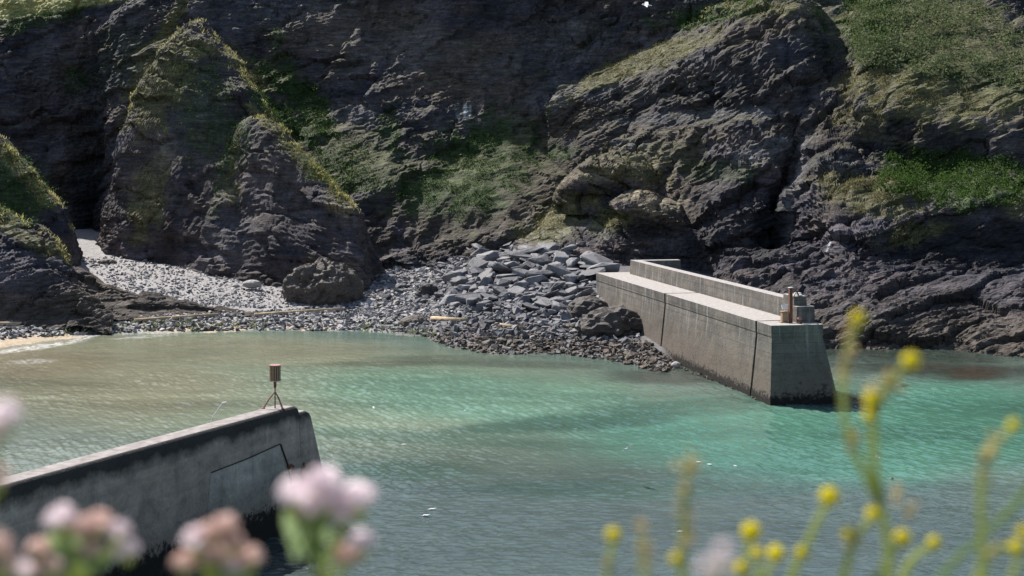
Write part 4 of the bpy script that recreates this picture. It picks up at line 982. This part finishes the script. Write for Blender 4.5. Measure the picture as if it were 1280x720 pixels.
plant(1.1, [[(1272, 687), (1245, 685), (1230, 700), (1218, 733)], [(1276, 690), (1268, 712), (1262, 733)]], [(1270, 685, 11), (1279, 665, 9)], [(1240, 690, 7)], 'yellow ball flower cut by the right edge with a broad green leaf', leaves=[[(1292, 596), (1275, 622), (1258, 643), (1240, 660), (1215, 680), (1190, 705), (1170, 730)]])
def pink_plant(d, clusters, stems, label, leaves=()):
    x0, y0 = stems[0][-1]; b = W(x0, y0, d); pl = empty('pink_flower', (b[0], d, ground(b[0], d))); tag(pl, label, 'flower', 'pink flowers leaning over the near bank')
    for s in stems: stalk(s, d, .0026*d, pl)
    for x, y, r, kind in clusters:
        m = MB(); P = Vector(W(x, y, d))-pl.location; R = r/F*d
        for _ in range(60):
            v = Vector((random.gauss(0, 1), random.gauss(0, 1), abs(random.gauss(0, 1))*.9)).normalized(); q = P+v*R*random.uniform(.55, 1.25); petals(m, q, R*random.uniform(.3, .5), 5, v)
        m.ball(P, R*.4, 9, 6); m.build('flower_cluster', M['pink' if kind else 'fade'], pl)
        g = MB(); g.ball(P-Vector((0, -.004, R*.8)), (R*.5, R*.5, R*.6), 8, 6); g.build('calyx', M['stem'], pl)
    for x, y, a, ln in leaves:
        P = Vector(W(x, y, d))-pl.location; L_ = ln/F*d; u = Vector((math.cos(a), 0, math.sin(a))); w = Vector((-math.sin(a), .3, math.cos(a)))
        m = MB(); k = 6; vs = []
        for i in range(k+1):
            t = i/k; ww = L_*.2*math.sin(math.pi*min(1, t*.9+.08)); vs += [P+u*L_*t+w*ww, P+u*L_*t-w*ww]
        m.add(vs, [(2*i, 2*i+1, 2*i+3, 2*i+2) for i in range(k)]); m.build('leaf', M['leaf'], pl)
    return pl
lv = lambda x, y, n: [(x+random.uniform(-22, 22), y+random.uniform(-15, 22), random.uniform(.4, 2.7), random.uniform(22, 42)) for _ in range(n)]
pink_plant(.98, [(372, 622, 21, 1), (405, 605, 19, 1), (409, 628, 17, 1), (447, 627, 20, 1), (428, 645, 15, 1), (452, 682, 15, 1), (432, 697, 14, 0), (385, 640, 12, 1)],
           [[(400, 640), (398, 680), (395, 735)], [(440, 640), (420, 680), (402, 725)], [(372, 632), (388, 670), (396, 715)], [(448, 690), (425, 710), (405, 735)]], 'large pale pink flower head cluster beside the tip of the near breakwater', lv(390, 682, 16))
pink_plant(.98, [(76, 652, 17, 1), (108, 664, 16, 0), (125, 655, 13, 0), (147, 666, 13, 1), (158, 690, 13, 1), (48, 688, 13, 0), (58, 712, 14, 0), (30, 716, 12, 1), (110, 690, 12, 0)],
           [[(78, 665), (90, 695), (95, 735)], [(110, 675), (104, 700), (98, 735)], [(145, 675), (125, 705), (100, 733)], [(50, 695), (75, 715), (92, 735)]], 'pink flower clump in front of the near breakwater, second from the left edge', lv(100, 705, 12))
pink_plant(.98, [(283, 658, 13, 0), (245, 678, 15, 1), (265, 668, 13, 0), (290, 680, 13, 0), (312, 700, 14, 0), (268, 698, 16, 0), (230, 706, 13, 0), (295, 712, 13, 1)],
           [[(272, 690), (270, 712), (268, 735)], [(245, 688), (256, 712), (266, 735)], [(308, 706), (290, 722), (272, 738)]], 'pink and buff flower clump between the two other pink clumps', lv(280, 716, 7))
pink_plant(.8, [(2, 523, 20, 1), (-14, 545, 18, 1), (-8, 600, 16, 0)], [[(0, 535), (-12, 600), (-20, 735)]], 'pale pink flower head cut off by the left edge')
pink_plant(.84, [(-2, 686, 16, 0), (10, 708, 13, 0)], [[(0, 695), (-2, 735)]], 'low buff pink flower head in the bottom left corner')
pink_plant(.66, [(905, 690, 9, 1), (884, 712, 10, 1), (906, 712, 10, 1)], [[(898, 705), (896, 738)]], 'faint blurred mauve flower head at the bottom edge between yellow balls')

# ---------------------------------------------------------------- light, camera
az = Vector((-.43, .50, .76)).normalized()               # towards the sun: behind the cliff, from the left
elev = math.asin(az.z); azim = math.atan2(az.x, az.y)
wd = D.worlds.new('World'); SC.world = wd; wd.use_nodes = True; t = wd.node_tree; bg = t.nodes['Background']
sk = t.nodes.new('ShaderNodeTexSky'); sk.sky_type = 'NISHITA'; sk.sun_disc = False; sk.sun_elevation = elev; sk.sun_rotation = azim
hs = t.nodes.new('ShaderNodeHueSaturation'); hs.inputs['Saturation'].default_value = .95; t.links.new(sk.outputs[0], hs.inputs['Color']); t.links.new(hs.outputs[0], bg.inputs[0]); bg.inputs[1].default_value = .085
sl = D.lights.new('sun', 'SUN'); sl.energy = 5.0; sl.angle = math.radians(.55); sl.color = (1, .95, .88)
so = link(D.objects.new('sun', sl)); so.rotation_euler = az.to_track_quat('Z', 'Y').to_euler(); so.location = (0, 0, 90)
cam = D.cameras.new('camera'); co = link(D.objects.new('camera', cam)); co.location = (0, 0, CAMZ); co.rotation_euler = (math.pi/2, 0, 0)
cam.sensor_width = 36; cam.lens = 36*F/1280; cam.shift_y = (HY-360)/1280; cam.clip_end = 20000; cam.clip_start = .05
cam.dof.use_dof = True; cam.dof.focus_distance = 140; cam.dof.aperture_fstop = 50/12.5
SC.camera = co
SC.view_settings.view_transform = 'Standard'; SC.view_settings.look = 'None'; SC.view_settings.exposure = 0.75
SC.render.engine = 'CYCLES'
print('boulders', nb, 'stone verts', nvt, 'terrain', sum(g[0].shape[0]*g[0].shape[1] for g in ALLG))
